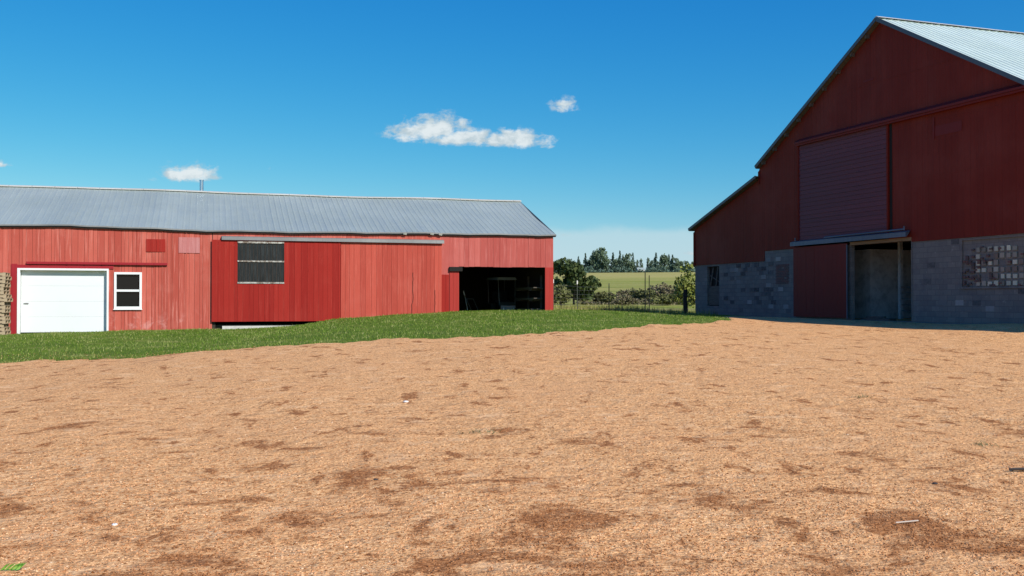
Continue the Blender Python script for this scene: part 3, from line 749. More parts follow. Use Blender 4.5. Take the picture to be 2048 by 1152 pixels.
ls = thing('lumber_rack', S2W(-.62, 1.75, FL), SROT, 'boards stacked on a wall rack at the right side of the open bay', 'lumber rack')
mb = MB()
for y0 in (-.9, .9):
    mb.box(.30, .38, y0-.04, y0+.04, 0, 2.0)
    for z in (.45, .9, 1.35): mb.box(-.2, .30, y0-.035, y0+.035, z, z+.06)
mb.build('rack_frame', M_weather, ls)
for z in (.51, .96, 1.41):
    mb = MB()
    for k in range(3):
        for q in range(2): mb.box(-.18+k*.16, -.04+k*.16, -1.3+random.uniform(-.2, .2), 1.3, z+q*.045, z+q*.045+.038)
    mb.build('boards', M_weather, ls)

# ------------------------------------------------------------------ pallets
def make_pallet():
    root = thing('wooden_pallet', (0, 0, 0), 0)
    for y in (-.48, 0, .48): mb = MB(); mb.box(-.6, .6, y-.02, y+.02, .018, .108); mb.build('stringer', M_pallet, root)
    mb = MB()
    for k in range(7): x = -.6+k*1.1/6; mb.box(x, x+.095, -.5, .5, .1085, .126)
    mb.build('top_deck', M_pallet, root)
    mb = MB()
    for k in range(5): x = -.6+k*1.1/4; mb.box(x, x+.095, -.5, .5, 0, .0175)
    mb.build('bottom_deck', M_pallet, root); return root
proto = make_pallet(); first = True
ordn = ['lowest', 'second lowest', 'third from the bottom', 'fourth from the bottom', 'fifth from the bottom', 'sixth from the bottom', 'seventh from the bottom', 'eighth from the bottom',
        'ninth from the bottom', 'eighth from the top', 'seventh from the top', 'sixth from the top', 'fifth from the top', 'fourth from the top', 'third from the top', 'second from the top', 'topmost']
pb = S2W(-21.20, -.75, 0); pbz = gz(pb.x, pb.y)
for k in range(17):
    if first: o = proto; first = False
    else:
        o = proto.copy(); col_.objects.link(o)
        for ch in proto.children:
            c = ch.copy(); c.parent = o; col_.objects.link(c)
    o.location = (pb.x+random.uniform(-.05, .05)+(.07 if k == 9 else 0), pb.y+random.uniform(-.05, .05), pbz+.01+k*.1275)
    o.rotation_euler = (0, 0, SROT+math.pi/2*(k % 2 and 0)+random.uniform(-.03, .03))
    tag(o, 'weathered wooden pallet, %s of the stack left of the white garage door' % ordn[k], 'pallet', 'stacked pallets beside the garage door')

# ================================================================== RED BARN
BZ = -.82
BROT = math.atan2(-.945, .328)
barn = thing('red_barn', (14.6, 40, EYE+BZ), BROT, 'tall dark red gable barn on concrete block walls with bright metal roof', 'barn')
def bp(mb, name, mat, parent=None): return mb.build(name, mat, parent or barn, dz=BZ)
RC, RZ_, SLP = .33, 11.22, .557
ME, LE = 8.64, 15.1            # half widths of main roof / lean-to eaves from RC
def mainz(s): return RZ_-SLP*abs(s-RC)
def leanz(s): return 5.92-.322*(abs(s-RC)-8.65)
def wt(s): return (mainz(s) if -8.32 <= s <= 8.98 else leanz(s))-.16
# gable siding, split around big upper door and lower openings
def blo(s):
    if s < -7.9: return 1.85
    if s < -5.45: return 2.33
    if s < 2.01: return 2.40
    return 2.22
mb = board_wall(-14.53, 15.19, blo, wt, 0, .035, .27, .32, [(-5.08, .72, 2.4, 6.93)], jit=.0012, gap=.004, cuts=(-8.32, 8.98, -7.9, -5.45, 2.01, RC))
bp(mb, 'gable_siding', M_barnsheet)
mb = MB()
for zz in (4.62, 6.62, 8.7):     # overlapping sheet joints
    for a, b in ((-14.4, -5.2), (.98, 15.0), (-5.2, .98)):
        if a == -5.2 and zz < 7.2: continue
        lim = max(0.0, (RZ_-.5-zz)/SLP) if zz > 6.2 else (15 if zz < 3.6 else (8.6 if zz > 5.6 else 11.0))
        a_, b_ = max(a, RC-lim), min(b, RC+lim)
        if b_-a_ > .3: mb.box(a_, b_, -.045, -.0375, zz, zz+.03)
bp(mb, 'sheet_joint', M_barnsheet)
mb = MB()   # inner backing, following the openings
for (a, b, z0) in ((-14.5, -8.32, 1.85), (-8.32, -5.45, 2.4), (-5.45, -5.08, 2.42), (.72, 2.0, 2.42), (2.0, 8.98, 2.24), (8.98, 15.15, 2.24)):
    za, zb = wt(a+.001)-.05, wt(b-.001)-.05
    if a < RC < b: mb.box(a, RC, .005, .12, z0, za, zr=wt(RC)-.05); mb.box(RC, b, .005, .12, z0, wt(RC)-.05, zr=zb)
    else: mb.box(a, b, .005, .12, z0, za, zr=zb)
mb.box(-5.08, RC, .005, .12, 6.97, wt(-5.08)-.05, zr=wt(RC)-.05); mb.box(RC, .72, .005, .12, 6.97, wt(RC)-.05, zr=wt(.72)-.05)
bp(mb, 'inner_wall', M_dark)
# block walls
mb = MB()
mb.box(-14.5, -13.25, -.005, .20, -1.2, 1.845); mb.box(-13.25, -12.05, -.005, .20, 1.75, 1.845); mb.box(-13.25, -12.05, -.005, .20, -1.2, -.30)
mb.box(-12.05, -7.9, -.005, .20, -1.2, 1.845); mb.box(-7.9, -5.45, -.005, .20, -1.2, 2.325)
mb.box(-5.45, -1.62, .03, .20, -1.2, 2.3)
bp(mb, 'block_wall', M_block)
mb = MB()
mb.box(2.01, 4.52, -.005, .20, -1.4, 2.215); mb.box(4.52, 9.7, -.005, .20, -1.4, .46); mb.box(4.52, 9.7, -.005, .20, 2.12, 2.215); mb.box(9.7, 15.15, -.005, .20, -1.4, 2.215)
bp(mb, 'block_wall', M_block)
L = 24.0
mb = MB(); mb.box(-14.5, -14.3, .20, L, -1.4, 1.9); mb.box(14.95, 15.15, .20, L, -1.4, 1.9); mb.box(-14.3, 14.95, L-.2, L, -1.4, 1.9); bp(mb, 'side_wall', M_block)
mb = MB(); mb.box(-14.49, -14.40, .13, L-.02, 1.91, 3.78); mb.box(15.05, 15.14, .13, L-.02, 1.91, 3.78); mb.box(-8.30, -8.2, .13, L, 5.6, 6.2); mb.box(8.88, 8.97, .13, L, 5.6, 6.2)
mb.add([(-14.4, L-.05, 1.9), (15.0, L-.05, 1.9), (15.0, L-.05, 3.8), (8.98, L-.05, 5.7), (8.98, L-.05, 6.2), (RC, L-.05, 11.0), (-8.3, L-.05, 6.2), (-8.3, L-.05, 5.7), (-14.4, L-.05, 3.8)], [tuple(range(9))])
bp(mb, 'side_siding', M_barnred)
# corner boards
mb = MB(); mb.box(-14.58, -14.46, -.075, -.042, 1.8, 3.62, zr=3.66); mb.box(-8.36, -8.24, -.075, -.042, 5.55, 6.14, zr=6.2); bp(mb, 'corner_board', M_barnred)
# roofs
mb = MB(); OV = .26
for sgn in (-1, 1):
    s_e = RC+sgn*ME
    V, F_ = [], []
    us = []
    y_ = -OV
    while y_ < L+.3:
        us += [(y_, 0), (y_+.26, 0), (y_+.28, .028), (y_+.31, .028)]; y_ += .33
    rows = 8
    for j in range(rows+1):
        s = RC+(s_e-RC)*j/rows
        for (yy, h) in us: V.append((s, yy, mainz(s)+h*.9+.006*math.sin(yy*2.1+j)))
    n_ = len(us)
    F_ = [(j*n_+i_, j*n_+i_+1, (j+1)*n_+i_+1, (j+1)*n_+i_) for j in range(rows) for i_ in range(n_-1)]
    mb.add(V, F_ if sgn < 0 else [f[::-1] for f in F_])
    s0_, s1_ = (RC+sgn*8.62, RC+sgn*LE); V = []
    for j in range(5):
        s = s0_+(s1_-s0_)*j/4
        for (yy, h) in us: V.append((s, yy, leanz(s)+h*.9))
    F_ = [(j*n_+i_, j*n_+i_+1, (j+1)*n_+i_+1, (j+1)*n_+i_) for j in range(4) for i_ in range(n_-1)]
    mb.add(V, F_ if sgn < 0 else [f[::-1] for f in F_])
broof = bp(mb, 'roof', M_roofb)
mb = MB()
for sgn in (-1, 1):
    mb.beam((RC, -OV-.01, mainz(RC)-.05), (RC+sgn*ME, -OV-.01, mainz(RC+sgn*ME)-.05), .03, .15)
    mb.beam((RC+sgn*8.60, -OV-.01, leanz(RC+sgn*8.6)-.05), (RC+sgn*LE, -OV-.01, leanz(RC+sgn*LE)-.05), .03, .13)
bp(mb, 'rake_trim', M_edge, broof)
mb = MB()
for sgn in (-1, 1):
    e = RC+sgn*ME
    for (a, za, b, zb) in ((RC, mainz(RC), e, mainz(e)), (RC+sgn*8.6, leanz(RC+8.6), RC+sgn*LE, leanz(RC+LE))):
        mb.add([(a, -OV+.02, za-.06), (b, -OV+.02, zb-.06), (b, L, zb-.06), (a, L, za-.06), (a, -OV+.02, za-.13), (b, -OV+.02, zb-.13), (b, L, zb-.13), (a, L, za-.13)],
               [(0, 1, 2, 3), (7, 6, 5, 4), (0, 4, 5, 1), (1, 5, 6, 2), (2, 6, 7, 3)])
bp(mb, 'soffit', M_weather, broof)
for sgn in (-1,):
    for k in range(9):
        s = RC+sgn*(.7+k*.93)
        mb = MB(); z = mainz(s)-.20; mb.box(s-.045, s+.045, -OV+.04, .0, z-.06, z+.055, zr=z+.055-sgn*.05); bp(mb, 'purlin_end', M_weather, broof)
mb = MB()
for a in np.arange(-OV, L, 3.0):
    a = float(a); b = min(a+2.98, L+.2); z = mainz(RC)+.07
    mb.add([(RC-.2, a, z-.10), (RC, a, z), (RC+.2, a, z-.10), (RC-.2, b, z-.10), (RC, b, z), (RC+.2, b, z-.10), (RC-.2, a, z-.13), (RC+.2, a, z-.13)], [(0, 1, 4, 3), (1, 2, 5, 4), (0, 6, 7, 2, 1)])
bp(mb, 'ridge_cap', M_ridge, broof)
# upper big door of horizontal boards
mb = MB(); z = 2.66
while z < 6.88:
    z1 = min(z+.185, 6.93); dj = random.uniform(-.002, .002)
    mb.hexa([(-5.05, -.085+dj, z), (.70, -.085+dj, z), (.70, -.05, z), (-5.05, -.05, z), (-5.05, -.068+dj, z1-.006), (.70, -.068+dj, z1-.006), (.70, -.05, z1-.006), (-5.05, -.05, z1-.006)])
    z = z1
ud = bp(mb, 'hay_door', M_purple)
mb = MB(); mb.box(-5.05, .70, -.045, -.01, 2.62, 6.93); bp(mb, 'door_backing', M_dark, ud)
mb = MB(); mb.box(-5.16, -5.06, -.11, -.04, 2.64, 6.93); bp(mb, 'door_edge', M_barnred, ud)
mb = MB(); mb.box(.71, .80, -.11, -.04, 2.64, 6.93); bp(mb, 'door_edge', M_barnred, ud)
mb = MB(); mb.box(.82, .96, -.046, -.037, 2.5, 6.93); bp(mb, 'door_shadow_strip', M_black)  # flat black strip on the siding paints the shadow beside the hay door
mb = MB()
for (a, b) in ((-5.2, .9), (.9, 11.0)):
    mb.add([(a, -.25, 7.06), (b, -.25, 7.06), (b, -.036, 7.22), (a, -.036, 7.22), (a, -.25, 6.98), (b, -.25, 6.98), (b, -.22, 6.98), (a, -.22, 6.98)], [(0, 1, 2, 3), (4, 5, 1, 0), (7, 6, 5, 4), (3, 7, 4, 0), (3, 2, 6, 7), (1, 5, 6, 2)])
mb.box(-5.2, 11.0, -.20, -.12, 6.90, 6.975)
bp(mb, 'upper_door_track', M_barndoor)
# lower sliding door + track
mb = board_wall(-5.42, -1.66, lambda s: -.74, lambda s: 2.36, -.12, .03, .28, .34, [], jit=.002, gap=.004)
ld = bp(mb, 'sliding_door', M_barndoor)
mb = MB(); mb.box(-1.70, -1.66, -.160, -.11, -.78, 2.3); bp(mb, 'door_edge', M_galvb, ld)
mb = MB()
mb.add([(-5.5, -.26, 2.60), (1.95, -.26, 2.60), (1.95, -.04, 2.66), (-5.5, -.04, 2.66), (-5.5, -.26, 2.42), (1.95, -.26, 2.42), (1.95, -.2, 2.42), (-5.5, -.2, 2.42)], [(0, 1, 2, 3), (4, 5, 1, 0), (7, 6, 5, 4), (3, 7, 4, 0), (3, 2, 6, 7), (1, 5, 6, 2)])
mb.tube((-3.0, -.28, 2.67), (1.93, -.31, 2.70), .035, n=10); mb.tube((1.93, -.31, 2.66), (1.93, -.31, 2.82), .03, n=8); mb.tube((-5.1, -.27, 2.60), (-5.1, -.27, 2.78), .025, n=8)
bp(mb, 'lower_door_track', M_galvb)
mb = MB(); mb.box(-1.62, 2.0, -.04, .2, 2.27, 2.40); bp(mb, 'door_header', M_tan)
mb = MB(); mb.box(1.985, 2.04, -.03, .22, -.95, 2.26); bp(mb, 'door_jamb', M_block)
mb = MB(); mb.box(-1.6, 1.96, -.02, .25, -1.1, -.82); bp(mb, 'threshold', M_block)
# milk-house interior seen through the doorway
mb = MB(); mb.box(-5.4, 5.0, .22, 9.0, -1.1, -.84); bp(mb, 'barn_floor', M_floor)
mb = MB(); mb.box(-5.4, 5.0, .2, 9, 2.5, 2.6); mb.box(-5.4, -5.3, .22, 9, -.84, 2.5); mb.box(4.9, 5.0, .22, 9, -.84, 2.5); bp(mb, 'hay_floor', M_dark)
mb = MB(); mb.box(-5.3, -2.75, 1.9, 2.02, -.84, 2.2); mb.box(-2.87, -2.75, 2.02, 4.6, -.84, 2.2); bp(mb, 'partition_wall', M_lime)
mb = MB(); mb.box(-3.35, -1.5, 4.6, 4.72, -.84, 2.45); mb.box(-1.5, 4.9, 7.4, 7.5, -.84, 2.4); bp(mb, 'stall_wall', M_block)
mb = MB(); mb.box(-1.75, -1.6, 2.5, 2.64, -.84, 2.45); bp(mb, 'stall_post', M_lime)
mb = MB(); mb.tube((-.3, 3.4, -.84), (-.3, 3.4, 2.5), .05); bp(mb, 'steel_post', M_galvb)
mb = MB(); mb.box(-3.2, -1.8, 4.3, 4.35, -.6, .25); bp(mb, 'stall_gate', M_galvb)
mb = MB()
for z in (-.45, -.2, .05, .3, .55): mb.tube((-1.6, 2.57, z), (1.9, 2.57, z), .018, n=6)
bp(mb, 'pipe_rail', M_galvb)
mb = MB(); mb.box(-1.5, .2, .4, .75, -.84, -.74); mb.box(-1.3, -.2, .5, .6, -.735, -.66); bp(mb, 'floor_boards', M_weather)
# glass block window with brick infill
mb = MB(); mb.box(4.52, 9.7, .05, .14, .46, 2.12); mb.box(4.46, 9.75, -.05, -.006, .40, .455); gw = bp(mb, 'glass_block_window', M_block)
mg = MB(); mk = MB(); pw, ph = .262, .236
for r_ in range(7):
    for c_ in range(19):
        x = 4.56+c_*pw*1.03; z = .48+r_*ph
        if x+pw > 9.68 or z+ph > 2.12: continue
        bk = .35 if c_ < 2 else (.18 if (c_ < 5 or r_ == 0) else .02)
        for a in range(2):
            for b in range(3):
                if random.random() < bk: mk.box(x+a*.128, x+a*.128+.118, -.004-random.random()*.01, .045, z+b*.076, z+b*.076+.066)
        if bk < .3 and random.random() < .88:
            dx_, dz_ = random.uniform(.05, .09), random.uniform(.04, .08); mg.box(x+dx_, x+pw-.03, .006, .040, z+.02, z+ph-dz_)
bp(mg, 'glass_blocks', M_gblock, gw); bp(mk, 'brick_infill', M_brick, gw)
# boarded hole at left and brick patch by the sliding door
mb = MB(); mb.box(-13.25, -12.05, .15, .18, -.3, 1.75); bh = bp(mb, 'boarded_opening', M_black)  # black sheet paints the darkness inside the hole
mb = MB(); mb.box(-13.2, -12.1, .05, .10, -.26, .72); bp(mb, 'plank_panel', M_weather, bh)
mb = MB()
mb.beam((-13.05, .08, .75), (-12.75, .08, 1.7), .03, .09); mb.beam((-12.5, .08, .7), (-12.3, .08, 1.72), .03, .08); mb.beam((-13.2, .11, 1.3), (-12.1, .11, .9), .02, .06); bp(mb, 'broken_lath', M_weather, bh)
mb = MB()
for r_ in range(12):
    for c_ in range(5):
        x = -7.0+c_*.2+(r_ % 2)*.06; z = .75+r_*.076
        if random.random() < .86: mb.box(x, x+.19, -.02-random.random()*.006, -.006, z, z+.066)
bp(mb, 'brick_patch', M_brick)
mb = MB()   # odd replacement blocks, set in the same courses
for r_ in range(-5, 11):
    for c_ in range(-35, -13):
        x = c_*.4+(.2 if r_ % 2 else 0); z = r_*.2
        if x < -11.9 or x+.4 > -5.6 or z < -.72 or (z+.2 > 1.8 and x < -7.8) or (x+.4 > -7.05 and x < -5.95 and .5 < z < 1.7): continue
        p_ = .16+.6*math.exp(-((x+8.0)/1.1)**2-((z-.8)/.8)**2)+.35*math.exp(-((x+10.3)/.6)**2-((z-1.4)/.4)**2)
        if random.random() < p_: mb.box(x+.006, x+.394, -.011-random.random()*.012, -.0055, z+.006, z+.194)
bp(mb, 'replacement_blocks', M_oddblock)
mb = MB()
for r_ in range(-4, 11):
    for c_ in range(5, 38):
        x = c_*.4+(.2 if r_ % 2 else 0); z = r_*.2
        if x < 2.05 or x+.4 > 15 or z < -.7 or z+.2 > 2.2 or (x+.4 > 4.4 and x < 9.8 and z > .2): continue
        if random.random() < .05: mb.box(x+.006, x+.394, -.009-random.random()*.006, -.0055, z+.006, z+.194)
bp(mb, 'replacement_blocks', M_oddblock)
# little repair board on upper siding
mb = MB(); mb.box(3.2, 4.6, -.05, -.042, 6.05, 6.42); mb.box(3.18, 3.26, -.065, -.052, 5.95, 6.75); bp(mb, 'repair_board', M_barndoor); mb = MB(); mb.box(-.7, -.1, -.05, -.042, 8.86, 8.93); bp(mb, 'repair_board', M_barndoor)

# ================================================================== FENCE
posts = [(1.96, 47.4, 1.45, 0, 'steel fence post with white tip beside the shed corner'),
         (3.16, 48.4, 1.47, 0, 'steel fence post with white tip, second one right of the shed'),
         (4.85, 50.0, 1.40, 1, 'plain thin fence post midway between shed and barn'),
         (6.79, 51.0, 2.0, 2, 'tallest thin fence post, paired with a pale stake'),]
for (x, y, h, k, lab) in posts:
    p = thing('fence_post', (x, y, gz(x, y)), .3, lab, 'fence post', 'posts of the wire fence')
    mb = MB(); mb.box(-.022, .022, -.006, .006, -.3, h-.18 if k == 0 else h); mb.box(-.006, .006, .006, .03, -.3, h-.18 if k == 0 else h)
    for z in np.arange(.2, h-.2, .1): mb.box(-.012, .012, -.014, -.0065, float(z), float(z)+.03)
    mb.build('shaft', M_steelpost if k < 2 else M_weather, p)
    if k == 0: mb = MB(); mb.box(-.024, .024, -.008, .03, h-.178, h); mb.build('tip', M_tip, p)
x, y = 6.97, 50.8
p = MB(); p.tube((0, 0, -.2), (0, 0, 1.85), .022, .02, n=8); o = p.build('fence_stake', M_tip if 0 else M_weather, None, loc=(x, y, gz(x, y)))
tag(o, 'weathered stake standing right against the tallest fence post', 'stake')
x, y = 9.0, 52.0
p = MB(); p.tube((0, 0, -.3), (.01, 0, 1.25), .11, .10, n=14); p.tube((.01, 0, 1.25), (.01, 0, 1.28), .10, .08, n=14)
p.tube((-.07, .02, .9), (-.075, .02, 1.65), .02, .018, n=8)
o = p.build('fence_post', M_darkpost, None, loc=(x, y, gz(x, y)))
tag(o, 'thick black wooden corner post next to the barn wall', 'fence post', 'posts of the wire fence')
fw = MB(); pts = [(1.75, 46.9)]+[(a[0], a[1]) for a in posts]+[(9.0, 52.0), (9.9, 53.6)]
for (a, b) in zip(pts, pts[1:]):
    for z in (.12, .26, .42, .60, .80, 1.0, 1.18):
        fw.tube((a[0], a[1]-.02, gz(*a)+z), (b[0], b[1]-.02, gz(*b)+z), .0035, n=4, caps=False)
    d = math.dist(a, b); nn = int(d/.3)
    for k in range(nn):
        q = (k+.5)/nn; xx, yy = a[0]+(b[0]-a[0])*q, a[1]+(b[1]-a[1])*q-.02
        fw.tube((xx, yy, gz(xx, yy)+.1), (xx, yy, gz(xx, yy)+1.0), .0025, n=4, caps=False)
tag(fw.build('wire_fence', M_wire), 'thin woven wire strung between the fence posts', 'wire fence')

# ================================================================== VEGETATION
def foliage(pts, size, rs):
    n = len(pts); a = rs.normal(size=(n, 3)); a /= np.linalg.norm(a, axis=1)[:, None]
    b = rs.normal(size=(n, 3)); b -= a*(a*b).sum(1)[:, None]; b /= np.linalg.norm(b, axis=1)[:, None]
    s = (size*(.5+rs.random(n)))[:, None]
    V = np.stack([pts-a*s-b*s*.55, pts+a*s-b*s*.55, pts+a*s*.7+b*s*.6, pts-a*s*.7+b*s*.6], 1).reshape(-1, 3)
    return V, np.arange(4*n).reshape(n, 4)
def crown_pts(rs, clumps, n, sz):
    """clumps: list of (centre, radii); points in lumpy shells"""
    out = []
    wts = np.array([c[1][0]*c[1][1]*c[1][2] for c in clumps])**.67; wts /= wts.sum()
    for (c, r), wq in zip(clumps, wts):
        m = max(int(n*wq), 8); d = rs.normal(size=(m, 3)); d /= np.linalg.norm(d, axis=1)[:, None]
        q = (.45+.6*rs.random(m)**.6)[:, None]; out.append(np.array(c)+d*np.array(r)*q)
    return np.concatenate(out)
def tree(name, x, y, h, wd, kind, n, size, leaf, label, cat, group, seed, zoff=0):
    rs = np.random.default_rng(seed); root = thing(name, (x, y, gz(x, y)-.06+zoff), rs.random()*6, label, cat, group)
    tk = MB(); cl = []
    if kind == 'conifer':
        tk.tube((0, 0, -.2), (0, 0, h*.92), h*.022, h*.006, n=7)
        for k in range(9):
            f = k/8; z = h*(.14+.82*f); r = wd/2*(1-f)**.85*rs.uniform(.75, 1.15)+.15
            for q in range(3):
                a = rs.random()*6.28; cl.append(((math.cos(a)*r*.45, math.sin(a)*r*.45, z), (r*.65, r*.65, h*.06)))
    elif kind == 'brush':
        for k in range(9):
            a = rs.random()*6.28; r = rs.random()*wd*.4; tx, ty = math.cos(a)*r, math.sin(a)*r; hh_ = h*rs.uniform(.55, .95)
            tk.tube((tx*.3, ty*.3, -.1), (tx, ty, hh_), .025, .006, n=5, caps=False)
            cl.append(((tx, ty, hh_*.62), (wd*.17, wd*.17, hh_*.38)))
    else:
        tk.tube((0, 0, -.2), (h*.02, 0, h*.38), h*.028, h*.02, n=9); 
        for k in range(12):
            a = k*2.4+rs.random(); f = rs.uniform(.12, 1)**.8; z = h*(.22+.68*rs.random()); r = wd/2*math.sqrt(max(.06, 1-((z/h-.55)/.52)**2))*f
            c = (math.cos(a)*r*.75, math.sin(a)*r*.75, z); tk.tube((h*.02, 0, h*.2+.25*z), c, h*.011, h*.004, n=5, caps=False)
            e = rs.uniform(.16, .27); cl.append((c, (wd*e, wd*e, h*e*.75)))
        cl.append(((0, 0, h*.86), (wd*.2, wd*.2, h*.13)))
    tk.build('trunk', M_bark, root)
    P = crown_pts(rs, cl, n, size); P[:, 2] = np.maximum(P[:, 2], .05)
    V, F_ = foliage(P, size, rs); np_mesh('crown', V, F_, leaf, root)
    return root
# dark trees behind the shed's right corner
tree('bushy_tree', 5.7, 92, 3.9, 4.6, 'round', 2600, .16, L_dark, 'large dark bushy tree just right of the shed corner', 'tree', 'trees behind the shed corner', 1)
tree('bushy_tree', 2.6, 95, 3.9, 4.5, 'round', 2200, .16, L_dark, 'dark tree partly hidden by the shed corner', 'tree', 'trees behind the shed corner', 2)
tree('bushy_tree', 4.0, 78, 1.9, 3.0, 'brush', 1300, .11, L_olive, 'low green shrub in front of the large dark bushy tree', 'shrub', 'trees behind the shed corner', 3)
bl = [(8.5, 93, 1.3, 3.4, L_olive), (10.6, 97, 1.5, 3.5, L_brown), (12.4, 95, 1.6, 3.2, L_olive), (14.0, 99, 2.0, 3.8, L_brown),
      (15.6, 96, 2.3, 3.6, L_brown), (17.2, 101, 2.3, 3.8, L_brown), (9.6, 86, .9, 2.4, L_brown), (13.4, 87, 1.0, 3.0, L_olive), (17.0, 92, 1.6, 3.0, L_brown), (18.8, 99, 2.3, 3.4, L_brown)]
bn = ['low olive bush at the left end of the brush row', 'brownish bush second from left in the brush row', 'olive bush behind the middle fence post', 'brown bush left of the tallest post',
      'tall brown bush right of the tallest post', 'dense brown bush in the back of the brush row', 'smallest dry bush in front of the brush row', 'low olive bush in front of the brush row',
      'brown bush near the black corner post', 'brown bush at the right end beside the barn']
for k, (x, y, h, wd, lf) in enumerate(bl):
    tree('bush', x, y, h*1.05, wd*1.15, 'brush', 1500, .095, lf, bn[k], 'bush', 'bushes beyond the fence', 20+k)
tree('young_tree', 10.75, 61.5, 3.1, 2.2, 'round', 1300, .085, L_yellow, 'young yellow-green tree against the left edge of the barn', 'tree', None, 40)

# far tree line
protos = []
KL = {0: 'narrow dark conifer in the tree line on the far hilltop', 1: 'broad round tree in the tree line on the far hilltop', 2: 'slim greyish tree in the tree line on the far hilltop'}
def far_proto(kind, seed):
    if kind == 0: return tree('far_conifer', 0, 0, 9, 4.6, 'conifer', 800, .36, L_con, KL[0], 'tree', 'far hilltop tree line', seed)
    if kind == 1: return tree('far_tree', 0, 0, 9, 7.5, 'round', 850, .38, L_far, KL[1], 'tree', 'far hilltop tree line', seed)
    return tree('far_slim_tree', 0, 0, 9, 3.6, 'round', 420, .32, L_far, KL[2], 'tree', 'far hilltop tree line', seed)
protos = {0: [far_proto(0, 51), far_proto(0, 52)], 1: [far_proto(1, 53), far_proto(1, 54)], 2: [far_proto(2, 55)]}
usedp = set()
far = [(1088, 8, 1), (1100, 9, 0), (1112, 7.5, 1), (1122, 8, 1), (1136, 8, 0), (1147, 6.5, 2), (1157, 9, 0), (1171, 11, 0), (1179, 8.5, 1), (1188, 10.5, 1), (1196, 12.5, 1), (1206, 13.5, 1), (1213, 10, 0),
       (1226, 12, 0), (1231, 8, 1), (1240, 11.5, 0), (1246, 10, 0), (1254, 10.5, 1), (1262, 6, 1), (1266, 10.8, 0), (1275, 7.5, 2), (1283, 8, 2), (1296, 8.5, 2), (1303, 7, 1), (1312, 10.5, 0), (1322, 7.5, 1), (1329, 10, 1), (1338, 10.8, 0), (1345, 9.5, 0),
       (1353, 8, 1), (1362, 7, 1), (1374, 6.5, 1), (1386, 6, 1), (1398, 7, 1)]
for j, (px_, h, kd) in enumerate(far):
    y = 575+rng.uniform(-8, 22); x = (px_-1024)/2000*y
    pr = protos[kd][j % len(protos[kd])]
    if pr.name not in usedp: usedp.add(pr.name); o = pr
    else:
        o = pr.copy(); col_.objects.link(o)
        for ch in pr.children:
            c = ch.copy(); c.parent = o; col_.objects.link(c)
    o.location = (x, y, gz(x, y)-.3); s_ = h/9*1.1; o.scale = (s_*rng.uniform(.7, .9), s_*.8, s_); o.rotation_euler = (0, 0, rng.uniform(0, 6.28))
# hedge line of scrub under the far trees
n = 5000; X = rng.uniform(15, 118, n); Y = rng.uniform(560, 572, n); Z = ground(X, Y)+rng.random(n)**1.6*(2.2+1.2*np.sin(X*.33)+.8*np.sin(X*.9))
V, F_ = foliage(np.stack([X, Y, Z], 1), .45, rng)
tag(np_mesh('hedgerow', V, F_, L_con), 'low dark hedgerow scrub along the foot of the far tree line', 'hedgerow', kind='stuff')
n = 9000; X = rng.uniform(6.5, 20.5, n); Y = rng.uniform(91, 103, n)
hh_ = .45+.35*np.sin(X*1.3)+.25*np.sin(X*3.1+1)+1.1*ss((X-11)/5)
Z = ground(X, Y)-.05+rng.random(n)*np.maximum(hh_, .2)*rng.random(n)**.5
V, F_ = foliage(np.stack([X, Y, Z], 1), .075, rng)
tag(np_mesh('scrub', V, F_, L_mixed), 'low tangled brown and olive scrub filling between the bushes beyond the fence', 'scrub', kind='stuff')
# white farm building among the far trees
x, y = (1281-1024)/2000*566, 566
fb = thing('farmhouse', (x, y, gz(x, y)), .25, 'tiny pale farm building among the far hilltop trees', 'building')
mb = MB(); mb.box(-4.2, 4.2, -2.5, 2.5, -1, 3.0); mb.add([(-4.2, -2.5, 3.0), (-4.2, 2.5, 3.0), (-4.2, 0, 4.6), (4.2, -2.5, 3.0), (4.2, 2.5, 3.0), (4.2, 0, 4.6)], [(0, 2, 1), (3, 4, 5)]); mb.build('wall', M_conc, fb)
mb = MB(); mb.add([(-4.6, -2.9, 2.8), (4.6, -2.9, 2.8), (4.6, 0, 4.75), (-4.6, 0, 4.75), (4.6, 2.9, 2.8), (-4.6, 2.9, 2.8)], [(0, 1, 2, 3), (3, 2, 4, 5)]); mb.build('roof', M_roof, fb); fb.scale = (.5, .5, .62)

# ================================================================== SMALL THINGS ON THE GRAVEL
def onray(px_, py_):
    """point of the ground seen near a bearing, used once to look up plain coordinates"""
    lo, hi = 3.0, 60.0
    for _ in range(40):
        m = (lo+hi)/2; zr_ = EYE+(600-py_)/2000*m
        if zr_ > gz((px_-1024)/2000*m, m)+.02: lo = m
        else: hi = m
    return (px_-1024)/2000*lo, lo
def stone(px_, py_, r, mat, name, label, cat, flat=.6):
    x, y = onray(px_, py_); rs = np.random.default_rng(int(px_)); mb = MB()
    prof = [(.3, -.3), (.85, -.15), (1, .1), (.8, .42), (.35, .6)]
    mb.lathe([(a*r, b*r*flat*1.3) for a, b in prof], (0, 0, r*.25), 'Z', 9)
    mb.v = [(p[0]*(1+.3*(rs.random()-.5)), p[1]*(1+.3*(rs.random()-.5)), p[2]*(1+.2*(rs.random()-.5))) for p in mb.v]
    o = mb.build(name, mat, None, loc=(x, y, gz(x, y)+.02)); tag(o, label, cat)
M_wstone = material('white_stone', color=(.82, .80, .76), rough=.8); M_dstone = material('dark_stone', color=(.06, .05, .045), rough=.9)
stone(812, 805, .038, M_wstone, 'white_stone', 'small white stone alone on the gravel left of centre', 'stone')
stone(752, 960, .022, M_dstone, 'dark_stone', 'dark pebble left of centre on the gravel', 'stone')
stone(1868, 968, .024, M_dstone, 'dark_stone', 'dark pebble on the gravel at the right', 'stone')
stone(232, 1050, .022, M_wstone, 'white_stone', 'white pebble on the gravel at lower left', 'stone')
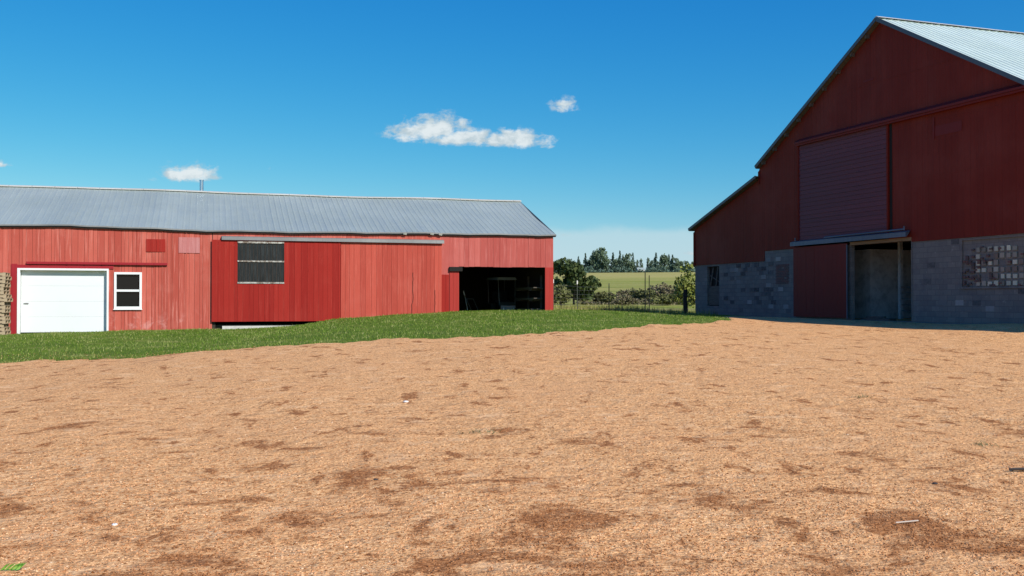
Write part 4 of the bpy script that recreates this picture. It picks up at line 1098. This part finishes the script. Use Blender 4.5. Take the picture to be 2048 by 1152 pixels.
x, y = onray(1812, 1048); mb = MB(); mb.beam((-.085, -.02, .04), (.085, .02, .045), .006, .006)
tag(mb.build('white_stick', material('bleached_twig', color=(.62, .56, .48), rough=.9), None, loc=(x, y, gz(x, y))), 'thin pale stick lying on the gravel at lower right', 'stick')
x, y = onray(2046, 944); mb = MB(); mb.tube((-.12, .02, .045), (.02, 0, .05), .010, .016, n=8); mb.tube((.02, 0, .05), (.28, -.05, .045), .016, .011, n=8)
tag(mb.build('dark_stick', M_dstone, None, loc=(x, y, gz(x, y))), 'short black stick on the gravel at the right edge', 'stick')
M_weed = material('weed_leaf', color=(.16, .36, .04), rough=.6); M_weed2 = material('grey_green_weed', color=(.15, .17, .07), rough=.8)
x, y = onray(32, 1142); mb = MB()
for k in range(5):
    a = -.2+k*.12; c, s_ = math.cos(a), math.sin(a); l = .08-.008*abs(k-2)
    mb.add([(k*.022-.08, -.01, .03), (k*.022-.06, .004, .035), (k*.022-.08+c*l, s_*l*.6, .075), (k*.022-.09+c*l*.6, s_*l*.5+.01, .06)], [(0, 1, 2, 3)])
tag(mb.build('green_leaf_sprig', M_weed, None, loc=(x, y, gz(x, y))), 'bright green leaf sprig at the lower left corner of the gravel', 'weed')
for k, (px_, py_, lab) in enumerate([(940, 866, 'sparse grey-green weed left of its neighbour on mid gravel'), (984, 866, 'sparse grey-green weed right of its neighbour on mid gravel'), (1960, 890, 'small weed on the gravel towards the right'), (1720, 795, 'small dark weed on the gravel below the barn doorway')]):
    x, y = onray(px_, py_); rs = np.random.default_rng(k); mb = MB()
    for q in range(26):
        a = rs.random()*6.28; l = .03+.09*rs.random(); bx, by = rs.normal()*.07, rs.normal()*.05; c, s_ = math.cos(a), math.sin(a)
        mb.add([(bx-s_*.005, by+c*.005, .02), (bx+s_*.005, by-c*.005, .02), (bx+c*l, by+s_*l, .03+l*.4)], [(0, 1, 2)])
    tag(mb.build('weed', M_weed2, None, loc=(x, y, gz(x, y))), lab, 'weed', 'weeds on the gravel')
